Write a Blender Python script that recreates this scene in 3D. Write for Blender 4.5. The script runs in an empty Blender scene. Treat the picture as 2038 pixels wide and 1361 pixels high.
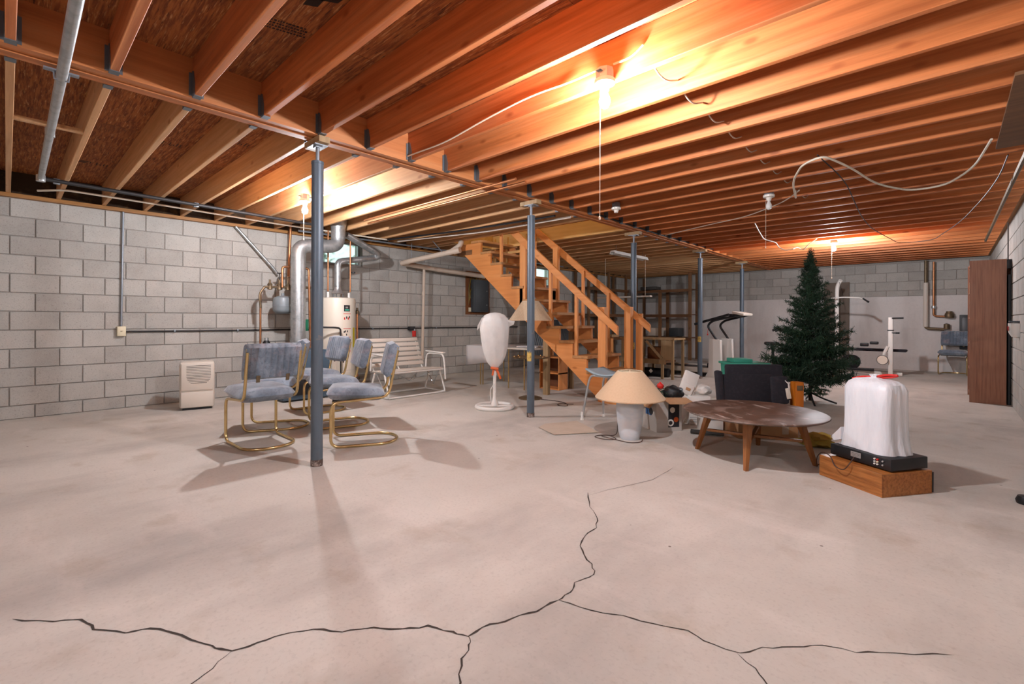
import bpy, bmesh, math, random
from mathutils import Vector, Matrix, Euler
R = math.radians
random.seed(7)
S = bpy.context.scene
C = S.collection

# ------------------------------------------------------------------ camera
W_PX, H_PX, F_PX = 2038.0, 1361.0, 937.3
cam = bpy.data.cameras.new('camera'); cam_o = bpy.data.objects.new('camera', cam); C.objects.link(cam_o)
cam.sensor_fit = 'HORIZONTAL'; cam.sensor_width = 36.0
cam.lens = 36.0 * F_PX / W_PX
cam.shift_y = (637.1 - H_PX / 2) / W_PX
cam.clip_start = 0.02; cam.clip_end = 100
cam_o.location = (0, 0, 1.1)
cam_o.rotation_mode = 'QUATERNION'
cam_o.rotation_quaternion = (Matrix.Rotation(0.7497, 4, 'Z') @ Matrix.Rotation(math.pi / 2, 4, 'X') @ Matrix.Rotation(0.0029, 4, 'Z')).to_quaternion()
S.camera = cam_o

# ------------------------------------------------------------------ world, exposure
w = bpy.data.worlds.new('world'); S.world = w; w.use_nodes = True
bg = w.node_tree.nodes['Background']; bg.inputs[0].default_value = (0.80, 0.95, 1.0, 1); bg.inputs[1].default_value = 1.8
S.view_settings.view_transform = 'Standard'; S.view_settings.look = 'None'
S.view_settings.gamma = 1.0; S.view_settings.use_curve_mapping = False
S.view_settings.exposure = 0.27
BULB_L = 3000.0      # radiance of a lit bulb

# ------------------------------------------------------------------ materials
def lin(h):
    if not isinstance(h, str): return (*h, 1)
    v = [int(h[i:i+2], 16) / 255 for i in (0, 2, 4)]
    return (*[(x / 12.92 if x <= .04045 else ((x + .055) / 1.055) ** 2.4) for x in v], 1)
MATS = {}
def M(name, col, rough=.6, metal=0.0, layers=(), rnd=0.0, bump=None, spec=.5, emit=None, trans=0.0, off=False, sheen=0, alpha=1.0):
    """layers: (kind, scale_vec, col2, lo, hi, amount) mixed over the base colour in object space"""
    if name in MATS: return MATS[name]
    m = bpy.data.materials.new(name); MATS[name] = m; m.use_nodes = True
    nt = m.node_tree; N = nt.nodes; L = nt.links; p = N['Principled BSDF']
    p.inputs['Roughness'].default_value = rough; p.inputs['Metallic'].default_value = metal
    p.inputs['Specular IOR Level'].default_value = spec
    if trans: p.inputs['Transmission Weight'].default_value = trans
    if sheen: p.inputs['Sheen Weight'].default_value = sheen
    if alpha < 1: p.inputs['Alpha'].default_value = alpha
    if emit:
        p.inputs['Emission Color'].default_value = lin(emit[0]); p.inputs['Emission Strength'].default_value = emit[1]
    cur = None
    tc = N.new('ShaderNodeTexCoord'); oi = N.new('ShaderNodeObjectInfo')
    co = tc.outputs['Object']
    if off:
        mu = N.new('ShaderNodeMath'); mu.operation = 'MULTIPLY'; mu.inputs[1].default_value = 37.0
        L.new(oi.outputs['Random'], mu.inputs[0])
        ad = N.new('ShaderNodeVectorMath'); ad.operation = 'ADD'
        L.new(co, ad.inputs[0]); L.new(mu.outputs[0], ad.inputs[1]); co = ad.outputs[0]
    base = N.new('ShaderNodeRGB'); base.outputs[0].default_value = lin(col); cur = base.outputs[0]
    for kind, sc, c2, lo, hi, amt in layers:
        mp = N.new('ShaderNodeMapping'); mp.inputs['Scale'].default_value = sc if isinstance(sc, tuple) else (sc,) * 3
        L.new(co, mp.inputs['Vector'])
        if kind == 'v':
            t = N.new('ShaderNodeTexVoronoi'); t.inputs['Scale'].default_value = 1; L.new(mp.outputs[0], t.inputs['Vector'])
            bw = N.new('ShaderNodeSeparateColor'); L.new(t.outputs['Color'], bw.inputs[0]); out = bw.outputs[0]
        elif kind == 'd':
            t = N.new('ShaderNodeTexVoronoi'); t.inputs['Scale'].default_value = 1; L.new(mp.outputs[0], t.inputs['Vector']); out = t.outputs['Distance']
        else:
            t = N.new('ShaderNodeTexNoise'); t.inputs['Scale'].default_value = 1; t.inputs['Detail'].default_value = 6
            t.inputs['Roughness'].default_value = .62; L.new(mp.outputs[0], t.inputs['Vector']); out = t.outputs[0]
        mr = N.new('ShaderNodeMapRange'); mr.inputs[1].default_value = lo; mr.inputs[2].default_value = hi
        mr.inputs[3].default_value = 0; mr.inputs[4].default_value = amt; L.new(out, mr.inputs[0])
        mx = N.new('ShaderNodeMix'); mx.data_type = 'RGBA'; L.new(mr.outputs[0], mx.inputs[0]); L.new(cur, mx.inputs[6])
        mx.inputs[7].default_value = lin(c2); cur = mx.outputs[2]
    if rnd:
        mr = N.new('ShaderNodeMapRange'); mr.inputs[3].default_value = 1 - rnd; mr.inputs[4].default_value = 1 + rnd
        L.new(oi.outputs['Random'], mr.inputs[0])
        hs = N.new('ShaderNodeHueSaturation'); L.new(mr.outputs[0], hs.inputs['Value']); L.new(cur, hs.inputs['Color']); cur = hs.outputs[0]
    L.new(cur, p.inputs['Base Color'])
    if bump:
        t = N.new('ShaderNodeTexNoise'); t.inputs['Detail'].default_value = 4
        mp = N.new('ShaderNodeMapping'); mp.inputs['Scale'].default_value = bump[0] if isinstance(bump[0], tuple) else (bump[0],) * 3
        L.new(co, mp.inputs['Vector']); L.new(mp.outputs[0], t.inputs['Vector']); t.inputs['Scale'].default_value = 1
        b = N.new('ShaderNodeBump'); b.inputs['Strength'].default_value = bump[1]; b.inputs['Distance'].default_value = bump[2] if len(bump) > 2 else .01
        L.new(t.outputs[0], b.inputs['Height']); L.new(b.outputs[0], p.inputs['Normal'])
    return m
def wood(name, col, dark, light=None, rough=.6, axis=0, rnd=.1, grain=26, knots=True, amt=.55):
    sc = [grain, grain, grain]; sc[axis] = 1.2
    ls = [('n', tuple(sc), dark, .35, .75, amt)]
    if light: sl = [s * .35 for s in sc]; ls.append(('n', tuple(sl), light, .5, .72, .5))
    if knots:
        sk = [7.0, 7.0, 7.0]; sk[axis] = 3.0
        ls.append(('d', tuple(sk), dark, .16, .06, .75))
    return M(name, col, rough, layers=ls, rnd=rnd, off=True, bump=(tuple(sc), .15, .004))

m_floor = M('concrete_floor', 'c0b9b0', .85, spec=.25, layers=[('n', .5, 'd4cdc4', .42, .62, .75), ('n', (.9, .4, 1), '9c9690', .5, .68, .7),
            ('n', 2.2, 'a3937f', .56, .72, .5), ('n', (.7, 2.4, 1), 'd9d0c8', .55, .7, .5), ('n', 60, '8e847c', .52, .75, .3), ('d', 3.4, '5b4a3e', .03, .02, .8)], bump=(45, .08, .004))
m_crack = M('crack', '3d342e', .95)
m_block = M('concrete_block', 'b1aca5', .9, layers=[('n', 3.2, '96918a', .45, .72, .5), ('n', 70, '6a635d', .55, .75, .6), ('n', 110, 'd8d3cc', .58, .75, .5)], rnd=.09, off=True, bump=(90, .35, .004))
m_mortar = M('mortar', 'a09992', .95, layers=[('n', 40, '7f7872', .4, .7, .5)])
m_parge = M('painted_parge', 'd9d3cf', .7, layers=[('n', (2, 2, .5), 'b9b2ae', .5, .75, .6), ('n', 30, 'c9c2be', .45, .7, .4)], bump=(35, .12, .004))
m_joist = wood('joist_wood', 'd07a42', '8c4316', 'e39f6d', axis=0, rnd=.12, amt=.8)
m_joist_l = wood('joist_wood_pale', 'deab78', 'ab7040', 'ecc89e', axis=0, rnd=.10, amt=.65)
m_newwood = wood('new_pine', 'dcae6e', 'b57f3e', 'ebc88f', axis=0, rnd=.06, amt=.4)
m_beam = wood('beam_wood', 'c97a42', '8a451a', 'dc9a64', axis=1, rnd=.12)
m_plate = wood('sill_wood', 'a9763f', '6d4218', axis=1, rnd=.1)
m_stair = wood('stair_wood', 'dc8e4c', 'aa5a22', 'e8a66a', axis=0, rnd=.06, amt=.4)
m_stairv = wood('stair_wood_upright', 'de9352', 'aa5a22', 'e8aa70', axis=2, rnd=.08, amt=.4)
m_tread = wood('tread_wood', 'c08a56', '7d4d22', axis=1, rnd=.1)
m_oldwood = wood('old_wood', '7d5636', '4b2f1a', axis=0, rnd=.12)
m_oldwoodv = wood('old_wood_upright', '86603f', '4b2f1a', axis=2, rnd=.12)
m_palewood = wood('pale_wood', 'a98a63', '6d5132', axis=2, rnd=.12)
m_osb = M('osb', 'a8632e', .85, layers=[('n', (5, 60, 1), '6e3614', .42, .58, .85), ('n', (8, 95, 1), 'd09a62', .56, .68, .8), ('n', (7, 75, 1), '3a1a08', .60, .66, .8), ('n', 1.3, '7a451f', .5, .7, .5)], rnd=.10, off=True, bump=((6, 60, 1), .4, .006))
m_darkwood = wood('dark_walnut', '6d4630', '3d2416', '8a5f45', axis=0, rnd=.03, rough=.35, knots=False)
m_walnutleg = wood('walnut_leg', '9a6234', '5d3517', axis=2, rnd=.05, rough=.4, knots=False)
m_tabletop = M('worn_tabletop', '604a3e', .5, layers=[('n', (30, 3, 3), '433027', .4, .7, .6), ('n', (5, 5, 5), '9a857a', .52, .7, .75), ('n', (3.2, 9, 3), 'cbbdb4', .58, .68, .7)], bump=(40, .05))
m_oak = M('oak_veneer', 'b06f35', .45, layers=[('n', (4, 60, 60), '7d4719', .42, .66, .85), ('n', (2, 22, 22), 'c98a4c', .5, .7, .5)])
m_book = M('bookcase_veneer', 'a06c50', .45, layers=[('n', (50, 50, 2.2), '6a402d', .4, .7, .7), ('n', (14, 14, 1.2), 'a8765c', .5, .7, .5)])
m_post = M('post_steel', '5d6873', .45, .25, layers=[('n', (30, 30, 4), '4a545e', .45, .7, .5), ('n', 9, '8d7d70', .66, .74, .7)])
m_postbase = M('post_rust', '5b4a42', .8, .1, layers=[('n', 25, 'b3a59c', .5, .62, .8)])
m_galv = M('galvanised', 'b4b6b6', .38, .75, layers=[('n', 16, '8b8f90', .45, .65, .6)], bump=(14, .15))
m_hanger = M('hanger_steel', '737a80', .5, .6)
m_black = M('black_plastic', '17171a', .5)
m_blackpipe = M('black_pipe', '2e2a2a', .55, .3)
m_copper = M('copper', 'b07a55', .4, .8, layers=[('n', 8, '7d4223', .5, .7, .6)])
m_copperpink = M('copper_pale', 'cf8a5c', .35, .8)
m_bronze = M('old_brass', '7d6a52', .5, .6, layers=[('n', 14, '4a3d2e', .5, .7, .6)])
m_brass = M('brass', 'dcc08a', .25, .95, layers=[('n', 10, 'a07c40', .55, .75, .5)])
m_velvet = M('blue_velvet', '66717f', .85, layers=[('n', 6, '929dab', .42, .66, .9), ('n', (3, 3, 5), 'a89292', .58, .70, .6), ('n', 40, '454e5c', .5, .7, .6)], sheen=.5, bump=(120, .3, .003))
m_velvetback = M('beige_velvet', '9a8d8a', .85, layers=[('n', 6, '6b7281', .5, .7, .7)], sheen=.5)
m_white = M('white_plastic', 'e4dfd8', .45)
m_offwhite = M('aged_white', 'd5cabd', .5, layers=[('n', 8, 'b5a797', .55, .75, .35)])
m_cream = M('cream_plastic', 'e0d3b4', .5)
m_enamel = M('heater_enamel', 'dcd2c2', .35)
m_grille = M('grille_shadow', '5f5a52', .8)
m_tank = M('grey_tank', '7f868a', .4, layers=[('n', 5, '6c7276', .5, .7, .4)])
m_boiler = M('boiler_jacket', '4b5f70', .45)
m_green = M('green_box', '0f6b4c', .5)
m_red = M('red_plastic', 'd0281f', .5)
m_yellow = M('yellow_tag', 'c9ba1e', .6)
m_sticker = M('worn_sticker', 'c9a95a', .7, layers=[('n', 60, '7a5a2a', .5, .6, .8)])
m_label = M('paper_label', 'e6d9c8', .7)
m_pvc = M('pvc', 'cdb9a6', .5, layers=[('n', 5, 'b59f8a', .5, .75, .5)])
m_bag = M('thin_plastic_bag', 'e6e8ec', .4, layers=[('n', (9, 9, 2), 'cfd4dc', .45, .65, .5)], bump=((34, 34, 6), .7, .012))
m_bag2 = M('fan_bag', 'd9d4cf', .5, layers=[('n', 7, 'bfbcba', .45, .7, .4)], bump=(20, .4, .012))
m_orange = M('orange_tie', 'd9632b', .5)
m_shade = M('linen_shade', 'd3b594', .85, layers=[('n', 60, 'c4a482', .45, .7, .4)])
m_pleat = M('pleated_shade', 'cbb295', .85, layers=[('n', (60, 60, 2), 'b89d7f', .4, .6, .5)])
m_ceramic = M('glazed_ceramic', 'dcdfe4', .35, layers=[('n', (3, 3, 9), 'bcc8d6', .45, .65, .7), ('n', 12, 'dcd8d6', .5, .7, .4)])
m_cord = M('brown_cord', '4a3329', .6)
m_whitecord = M('white_cable', 'e6d9c4', .5)
m_card = M('cardboard', 'b78b63', .85, layers=[('n', 10, 'a67a54', .45, .7, .4)])
m_cardpale = M('cardboard_pale', 'bfae9c', .85, layers=[('n', 6, 'a99784', .45, .7, .5)])
m_carton = M('printed_carton', 'bdb6af', .6, layers=[('n', 7, '8f8b88', .55, .7, .5)])
m_blue = M('print_blue', '2a66a8', .6)
m_darkprint = M('print_dark', '221f24', .6)
m_alu = M('aluminium', 'c9cbcc', .3, .8)
m_seatblue = M('seat_plastic', '93a5ae', .45)
m_fir = M('fir_needles', '223c27', .7, layers=[('n', 6, '4b6a52', .5, .7, .8)], rnd=.35)
m_firtop = M('fir_needles_top', '3a4a3a', .75)
m_trunk = M('fir_trunk', '2c231a', .9)
m_foam = M('black_foam', '232128', .95, layers=[('n', 30, '35323a', .5, .7, .5)], bump=(40, .4, .006))
m_vcr = M('vcr_black', '1c1c20', .4)
m_teal = M('teal_plastic', '3f9f88', .5)
m_amber = M('amber_plastic', 'c06a14', .45)
m_straw = M('straw', 'a58a3a', .9)
m_panelboard = M('panel_board', '7d4a22', .8, layers=[('n', (20, 20, 2), '5c3314', .4, .7, .6)])
m_elec = M('panel_grey', '3e4347', .5, layers=[('n', 8, '4a5056', .5, .7, .4)])
m_cloth = M('tablecloth_white', 'cfcac8', .8)
m_sheet = M('corrugated_metal', '6b6f73', .5, .5)
m_brownboard = M('brown_board', '6a5c50', .7)
m_glass = M('window_glass', 'dff0e4', .15, trans=.9)
m_leaf = M('outdoor_leaf', '6aa868', .7, rnd=.4)
m_bulb_on = M('bulb_lit', 'fff2dc', .3, emit=('f6f8ff', BULB_L))
m_bulb_added = M('bulb_added_dim', 'fff2dc', .3, emit=('f6f8ff', BULB_L * .75))  # used only by the added fill bulb behind the camera
m_bulb_off = M('bulb_unlit', 'e9e6e0', .25)
m_porcelain = M('porcelain', 'ece4d8', .3)
m_zincbox = M('zinc_box', '8f959c', .45, .5)
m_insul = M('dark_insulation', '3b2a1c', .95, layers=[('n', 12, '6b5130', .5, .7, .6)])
m_wallcream = M('upstairs_wall', 'e3d3a6', .8)
m_wire = M('grey_cable', '55504c', .6)

# ------------------------------------------------------------------ mesh builder
class B:
    def __init__(s): s.bm = bmesh.new()
    def box(s, c, sz, rz=0, rx=0, ry=0, bev=0, seg=2):
        mat = Matrix.Translation(c) @ Euler((rx, ry, rz)).to_matrix().to_4x4() @ Matrix.Diagonal((*sz, 1))
        r = bmesh.ops.create_cube(s.bm, size=1, matrix=mat)
        if bev:
            es = list({e for v in r['verts'] for e in v.link_edges})
            bmesh.ops.bevel(s.bm, geom=es, offset=bev, segments=seg, affect='EDGES', profile=.5)
        return s
    def bb(s, x0, x1, y0, y1, z0, z1, bev=0):
        return s.box(((x0+x1)/2, (y0+y1)/2, (z0+z1)/2), (abs(x1-x0), abs(y1-y0), abs(z1-z0)), bev=bev)
    def rings(s, rings, closed_u=True, cap=True, loop=False):
        bm = s.bm; vs = [[bm.verts.new(p) for p in r] for r in rings]; n = len(rings[0])
        pairs = list(zip(vs, vs[1:])) + ([(vs[-1], vs[0])] if loop else [])
        for a, b in pairs:
            for i in range(n if closed_u else n - 1):
                j = (i + 1) % n
                try: bm.faces.new((a[i], a[j], b[j], b[i]))
                except ValueError: pass
        if cap and not loop and closed_u:
            for r, fl in ((vs[0], True), (vs[-1], False)):
                try: bm.faces.new(r[::-1] if fl else r)
                except ValueError: pass
        return s
    def cyl(s, p0, p1, r, r2=None, n=14):
        return s.tube([p0, p1], r, n, r2=r2)
    def tube(s, pts, r, n=8, closed=False, fillet=0, r2=None):
        pts = [Vector(p) for p in pts]
        if fillet: pts = fil(pts, fillet, closed)
        N = len(pts); rings = []; up = None
        for i, p in enumerate(pts):
            if closed: t = (pts[(i+1) % N] - pts[i-1])
            else: t = pts[min(i+1, N-1)] - pts[max(i-1, 0)]
            t.normalize()
            if up is None:
                a = Vector((0, 0, 1)) if abs(t.z) < .9 else Vector((1, 0, 0))
                u = t.cross(a).normalized()
            else:
                u = (up - t * up.dot(t))
                u = u.normalized() if u.length > 1e-6 else t.orthogonal().normalized()
            up = u; v = t.cross(u)
            rr = r if r2 is None else r + (r2 - r) * i / (N - 1)
            rings.append([p + (u * math.cos(2*math.pi*k/n) + v * math.sin(2*math.pi*k/n)) * rr for k in range(n)])
        return s.rings(rings, loop=closed)
    def lathe(s, prof, c=(0, 0, 0), n=24, cap=True, wob=None):
        c = Vector(c); rg = []
        for i, (r, z) in enumerate(prof):
            rg.append([c + Vector(((r if not wob else r * wob(k / n, i)) * math.cos(2*math.pi*k/n), (r if not wob else r * wob(k / n, i)) * math.sin(2*math.pi*k/n), z)) for k in range(n)])
        return s.rings(rg, cap=cap)
    def prism(s, poly, a, b, axis='y'):
        f = {'y': lambda p, t: (p[0], t, p[1]), 'x': lambda p, t: (t, p[0], p[1]), 'z': lambda p, t: (p[0], p[1], t)}[axis]
        return s.rings([[Vector(f(p, a)) for p in poly], [Vector(f(p, b)) for p in poly]])
    def cushion(s, w, h, t, ribs=0, c=(0, 0, 0), mat=None, nx=None, nz=10, p=7.0, q=2.6, depth=.16):
        """soft pad in the xz plane, thickness along y"""
        nx = nx or (ribs * 6 if ribs else 14); bm = s.bm; mat = mat or Matrix.Identity(4); c = Vector(c)
        g = {}
        for sd in (-1, 1):
            for i in range(nx + 1):
                for k in range(nz + 1):
                    rim = i in (0, nx) or k in (0, nz)
                    if rim and sd == 1: g[(1, i, k)] = g[(-1, i, k)]; continue
                    u, v = 2*i/nx - 1, 2*k/nz - 1
                    T = max(0, (1 - abs(u)**p) * (1 - abs(v)**p)) ** (1/q)
                    if ribs: T *= 1 - depth * abs(math.cos(math.pi * ribs * (u + 1) / 2)) ** 6
                    # rounded outline
                    m = max(abs(u), abs(v)); f = 1 - .035 * (abs(u) * abs(v)) ** 6
                    g[(sd, i, k)] = bm.verts.new(mat @ (c + Vector((u*w/2*f, sd*T*t/2 + (sd*.12*t if not rim else 0), v*h/2*f))))
        for sd in (-1, 1):
            for i in range(nx):
                for k in range(nz):
                    q4 = [g[(sd, i, k)], g[(sd, i+1, k)], g[(sd, i+1, k+1)], g[(sd, i, k+1)]]
                    try: bm.faces.new(q4 if sd < 0 else q4[::-1])
                    except ValueError: pass
        return s
    def mesh(s, name, mat, smooth=True):
        me = bpy.data.meshes.new(name)
        bmesh.ops.recalc_face_normals(s.bm, faces=s.bm.faces)
        s.bm.to_mesh(me); s.bm.free()
        if smooth: me.shade_smooth(); me.set_sharp_from_angle(angle=R(42))
        for m in (mat if isinstance(mat, (list, tuple)) else [mat]): me.materials.append(m)
        return me
    def obj(s, name, mat, parent=None, smooth=True, loc=None, **tags):
        return link(name, s.mesh(name, mat, smooth), parent, loc, **tags)
def fil(pts, f, closed=False, n=5):
    out = []; N = len(pts)
    for i, p in enumerate(pts):
        if not closed and i in (0, N - 1): out.append(p); continue
        a, b = pts[i-1], pts[(i+1) % N]
        da, db = (a - p), (b - p); d = min(f, da.length * .49, db.length * .49)
        pa, pb = p + da.normalized() * d, p + db.normalized() * d
        for k in range(n + 1):
            t = k / n; out.append(pa*(1-t)**2 + p*2*t*(1-t) + pb*t*t)
    return out
def link(name, me, parent=None, loc=None, **tags):
    o = bpy.data.objects.new(name, me); C.objects.link(o)
    if parent: o.parent = parent
    if loc is not None: o.location = loc
    for k, v in tags.items(): o[k] = v
    return o
def thing(name, label, category, loc=(0, 0, 0), rz=0, group=None):
    o = bpy.data.objects.new(name, None); C.objects.link(o); o.location = loc; o.rotation_euler = (0, 0, rz)
    o.empty_display_size = .1; o['label'] = label; o['category'] = category
    if group: o['group'] = group
    return o
def tag(o, label, category, group=None):
    o['label'] = label; o['category'] = category
    if group: o['group'] = group
    return o
def dup(root, loc, rz, label=None):
    r = root.copy(); C.objects.link(r); r.location = loc; r.rotation_euler = (0, 0, rz)
    if label: r['label'] = label
    for ch in list(root.children):
        c = ch.copy(); C.objects.link(c); c.parent = r
        for g in ch.children:
            d = g.copy(); C.objects.link(d); d.parent = c
    return r
def struct(o, label=None):
    o['kind'] = 'structure'
    if label: o['label'] = label
    return o

# ================================================================== SETTING
XL, XR, YB, YF = -7.5, 0.6, 13.9, -4.0
ZJ, ZD, ZT = 2.462, 2.70, 2.42          # joist underside, deck underside, top of block walls
BX0, BX1 = -3.59, -3.41                 # beam sides

# ---- floor with cracks
fl = struct(B().bb(XL - .3, XR + .3, YF - .3, YB + .3, -.12, 0).obj('floor', m_floor, smooth=False), 'pale beige concrete slab floor with long cracks')
cracks = [
 [(-2.518,.012),(-2.382,.124),(-2.321,.193),(-2.217,.218),(-2.119,.288),(-2.081,.353),(-1.997,.403),(-1.866,.454),(-1.795,.48),(-1.739,.517),(-1.724,.581),(-1.701,.655),(-1.657,.74),(-1.571,.81),(-1.511,.892),(-1.425,.961),(-1.372,1.031),(-1.283,1.073),(-1.228,1.096),(-1.215,1.193),(-1.181,1.276),(-1.143,1.374),(-1.126,1.478)],
 [(-1.126,1.478),(-1.12,1.553),(-1.148,1.627),(-1.124,1.703),(-1.135,1.759),(-1.215,1.82),(-1.323,1.916),(-1.366,2.023),(-1.377,2.134),(-1.437,2.252),(-1.547,2.342),(-1.694,2.536)],
 [(-1.66,2.50),(-1.601,2.749),(-1.5,3.046),(-1.519,3.411)],
 [(-1.126,1.478),(-.99,1.518),(-.891,1.569),(-.785,1.597),(-.686,1.648),(-.619,1.636),(-.511,1.654),(-.457,1.737),(-.384,1.812),(-.312,1.893),(-.232,1.925),(-.134,2.008),(.012,2.132)],
 [(-1.228,1.096),(-1.186,1.069),(-1.16,1.013),(-1.083,.937),(-1.0,.84)],
 [(-.511,1.654),(-.454,1.615),(-.401,1.577),(-.3,1.5)],
 [(-1.739,.517),(-1.703,.442),(-1.669,.387),(-1.6,.3)]]
widths = [.0045, .0035, .0015, .0028, .0028, .002, .0016]
for pl, wd in zip(cracks, widths):
    rnd = random.Random(len(pl)); pts = []
    for a, b in zip(pl, pl[1:]):
        for t in (0, .33, .66): pts.append((a[0]+(b[0]-a[0])*t + rnd.uniform(-.006, .006), a[1]+(b[1]-a[1])*t + rnd.uniform(-.006, .006)))
    pts.append(pl[-1]); bm = B(); vs = []
    for i, p in enumerate(pts):
        a, b = pts[max(0, i-1)], pts[min(len(pts)-1, i+1)]; d = Vector((b[0]-a[0], b[1]-a[1])).normalized(); n = Vector((-d.y, d.x)) * wd * rnd.uniform(.35, 1.25) * (1 if 0 < i < len(pts)-1 else .2)
        vs.append([bm.bm.verts.new((p[0]+n.x, p[1]+n.y, .0012)), bm.bm.verts.new((p[0]-n.x, p[1]-n.y, .0012))])
    for a, b in zip(vs, vs[1:]): bm.bm.faces.new((a[0], a[1], b[1], b[0]))
    bm.obj('crack', m_crack, fl, smooth=False)

# ---- block walls
CH, CL, Z0 = .2068, .3945, .146
def block_wall(wall, axis, face, lo, hi, org, out, holes, zmin, centre, limit=300):
    """blocks proud of the mortar; axis 'y' = wall runs along Y at X=face; out = outward sign of the face normal"""
    cells = []
    for k in range(-1, 12):
        z0 = max(Z0 + CH * (k - 1), zmin); z1 = min(Z0 + CH * k, ZT)
        if z1 - z0 < .03: continue
        n0 = int((lo - org) / CL) - 2
        for n in range(n0, int((hi - org) / CL) + 2):
            a = max(org + CL * (n + (.5 if k % 2 else 0)), lo); b = min(org + CL * (n + 1 + (.5 if k % 2 else 0)), hi)
            if b - a < .05: continue
            if any(a < h[1] and b > h[0] and z0 < h[3] - .02 and z1 > h[2] + .02 for h in holes):
                for h in holes:
                    if a < h[1] and b > h[0] and z0 < h[3] and z1 > h[2]:
                        if a < h[0] - .05: cells.append((a, h[0], z0, z1))
                        if b > h[1] + .05: cells.append((h[1], b, z0, z1))
                continue
            cells.append((a, b, z0, z1))
    cells.sort(key=lambda c: (c[0]+c[1])/2 < -.35 and 1e6 or abs((c[0]+c[1])/2 - centre))
    cache = {}; rest = B(); nrest = 0; T = .012; J = .0055
    for i, (a, b, z0, z1) in enumerate(cells):
        L_, h_ = b - a - 2*J, z1 - z0 - 2*J
        mid = ((face, (a+b)/2, (z0+z1)/2) if axis == 'y' else ((a+b)/2, face, (z0+z1)/2))
        sz = (T, L_, h_) if axis == 'y' else (L_, T, h_)
        offv = (out*T/2, 0, 0) if axis == 'y' else (0, out*T/2, 0)
        if i < limit:
            key = (round(L_, 3), round(h_, 3))
            if key not in cache:
                cache[key] = B().box(offv, sz, bev=.003, seg=1).mesh('block', m_block, smooth=False)
            link('block', cache[key], wall, mid)
        else:
            rest.box([m + o for m, o in zip(mid, offv)], sz); nrest += 1
    if nrest: rest.obj('block_rows', m_block, wall, smooth=False, kind='stuff')

WIN = (3.47, 4.22, 2.03, ZT); WIN2 = (8.9, 9.55, 1.97, ZT)
wl = B()
prev = YF - .2
for h in (WIN, WIN2):
    wl.bb(XL - .25, XL, prev, h[0], -.05, ZT); wl.bb(XL - .25, XL, h[0], h[1], -.05, h[2]); prev = h[1]
wl.bb(XL - .25, XL, prev, YB + .2, -.05, ZT)
wall_left = struct(wl.obj('wall_left', m_mortar, smooth=False), 'grey concrete block wall behind the water heater')
block_wall(wall_left, 'y', XL, YF, YB, .22, 1, [WIN, WIN2], 0, 0.0)
wall_right = struct(B().bb(XR, XR + .25, YF - .2, YB + .2, -.05, ZT + .04).obj('wall_right', m_mortar, smooth=False), 'grey concrete block wall beside the bookcase')
block_wall(wall_right, 'y', XR, YF, YB, .1, -1, [], 0, 9.0)
wall_back = struct(B().bb(XL - .2, XR + .2, YB, YB + .25, -.05, ZT + .04).obj('wall_back', m_mortar, smooth=False), 'far block wall painted white on its lower two thirds')
block_wall(wall_back, 'x', YB, XL, XR, -7.4, -1, [], 1.668, 0.0)
B().bb(XL, XR, YB - .016, YB + .02, 0, 1.668).obj('painted_band', m_parge, wall_back, smooth=False)
wall_front = struct(B().bb(XL - .2, XR + .2, YF - .25, YF, -.05, ZT + .04).obj('wall_front', m_mortar, smooth=False), 'block wall at the near end of the basement')
block_wall(wall_front, 'x', YF, XL, XR, -7.4, 1, [], 0, 0.0, limit=0)

# ---- windows
def window(name, label, h, leaves):
    y0, y1, z0, z1 = h; x = XL - .12
    f = B()
    for (a, b, c, d) in ((y0, y1, z0, z0+.03), (y0, y1, z1-.03, z1), (y0, y0+.03, z0+.03, z1-.03), (y1-.03, y1, z0+.03, z1-.03)): f.bb(x-.02, x+.03, a, b, c, d)
    o = struct(f.obj(name, m_galv, smooth=False), label)
    B().bb(x-.004, x+.004, y0+.03, y1-.03, z0+.03, z1-.03).obj('pane', m_glass, o, smooth=False)
    B().bb(x+.03, XL+.012, y0, y1, z0-.012, z0).obj('window_sill', m_mortar, o, smooth=False)
    return o
window('window_1', 'small basement window with green foliage outside behind the flue pipes', WIN, 1)
window('window_2', 'small basement window seen through the staircase', WIN2, 0)
rnd = random.Random(3)
struct(B().bb(XL - 1.6, XL - .26, 2.6, 5.2, 1.6, 1.75).obj('ground_outside', m_insul, smooth=False), 'dark soil outside the small window')
sh = thing('shrub', 'green leafy shrub outside the small window above the water heater', 'shrub', (XL - .75, 3.85, 1.75))
B().tube([(0, 0, 0), (.02, .03, .4), (0, .05, .8)], .02).obj('stem', m_trunk, sh)
lf = B()
for i in range(260):
    p = Vector((rnd.uniform(-.25, .25), rnd.uniform(-.7, .7), rnd.uniform(.05, .95)))
    d = Vector((rnd.uniform(-1, 1), rnd.uniform(-1, 1), rnd.uniform(-.6, .6))).normalized(); e = d.orthogonal().normalized(); l = rnd.uniform(.05, .11)
    v = [lf.bm.verts.new(q) for q in (p, p + d*l*.5 + e*l*.3, p + d*l, p + d*l*.5 - e*l*.3)]; lf.bm.faces.new(v)
lf.obj('foliage', m_leaf, sh, smooth=False, kind='stuff')

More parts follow.
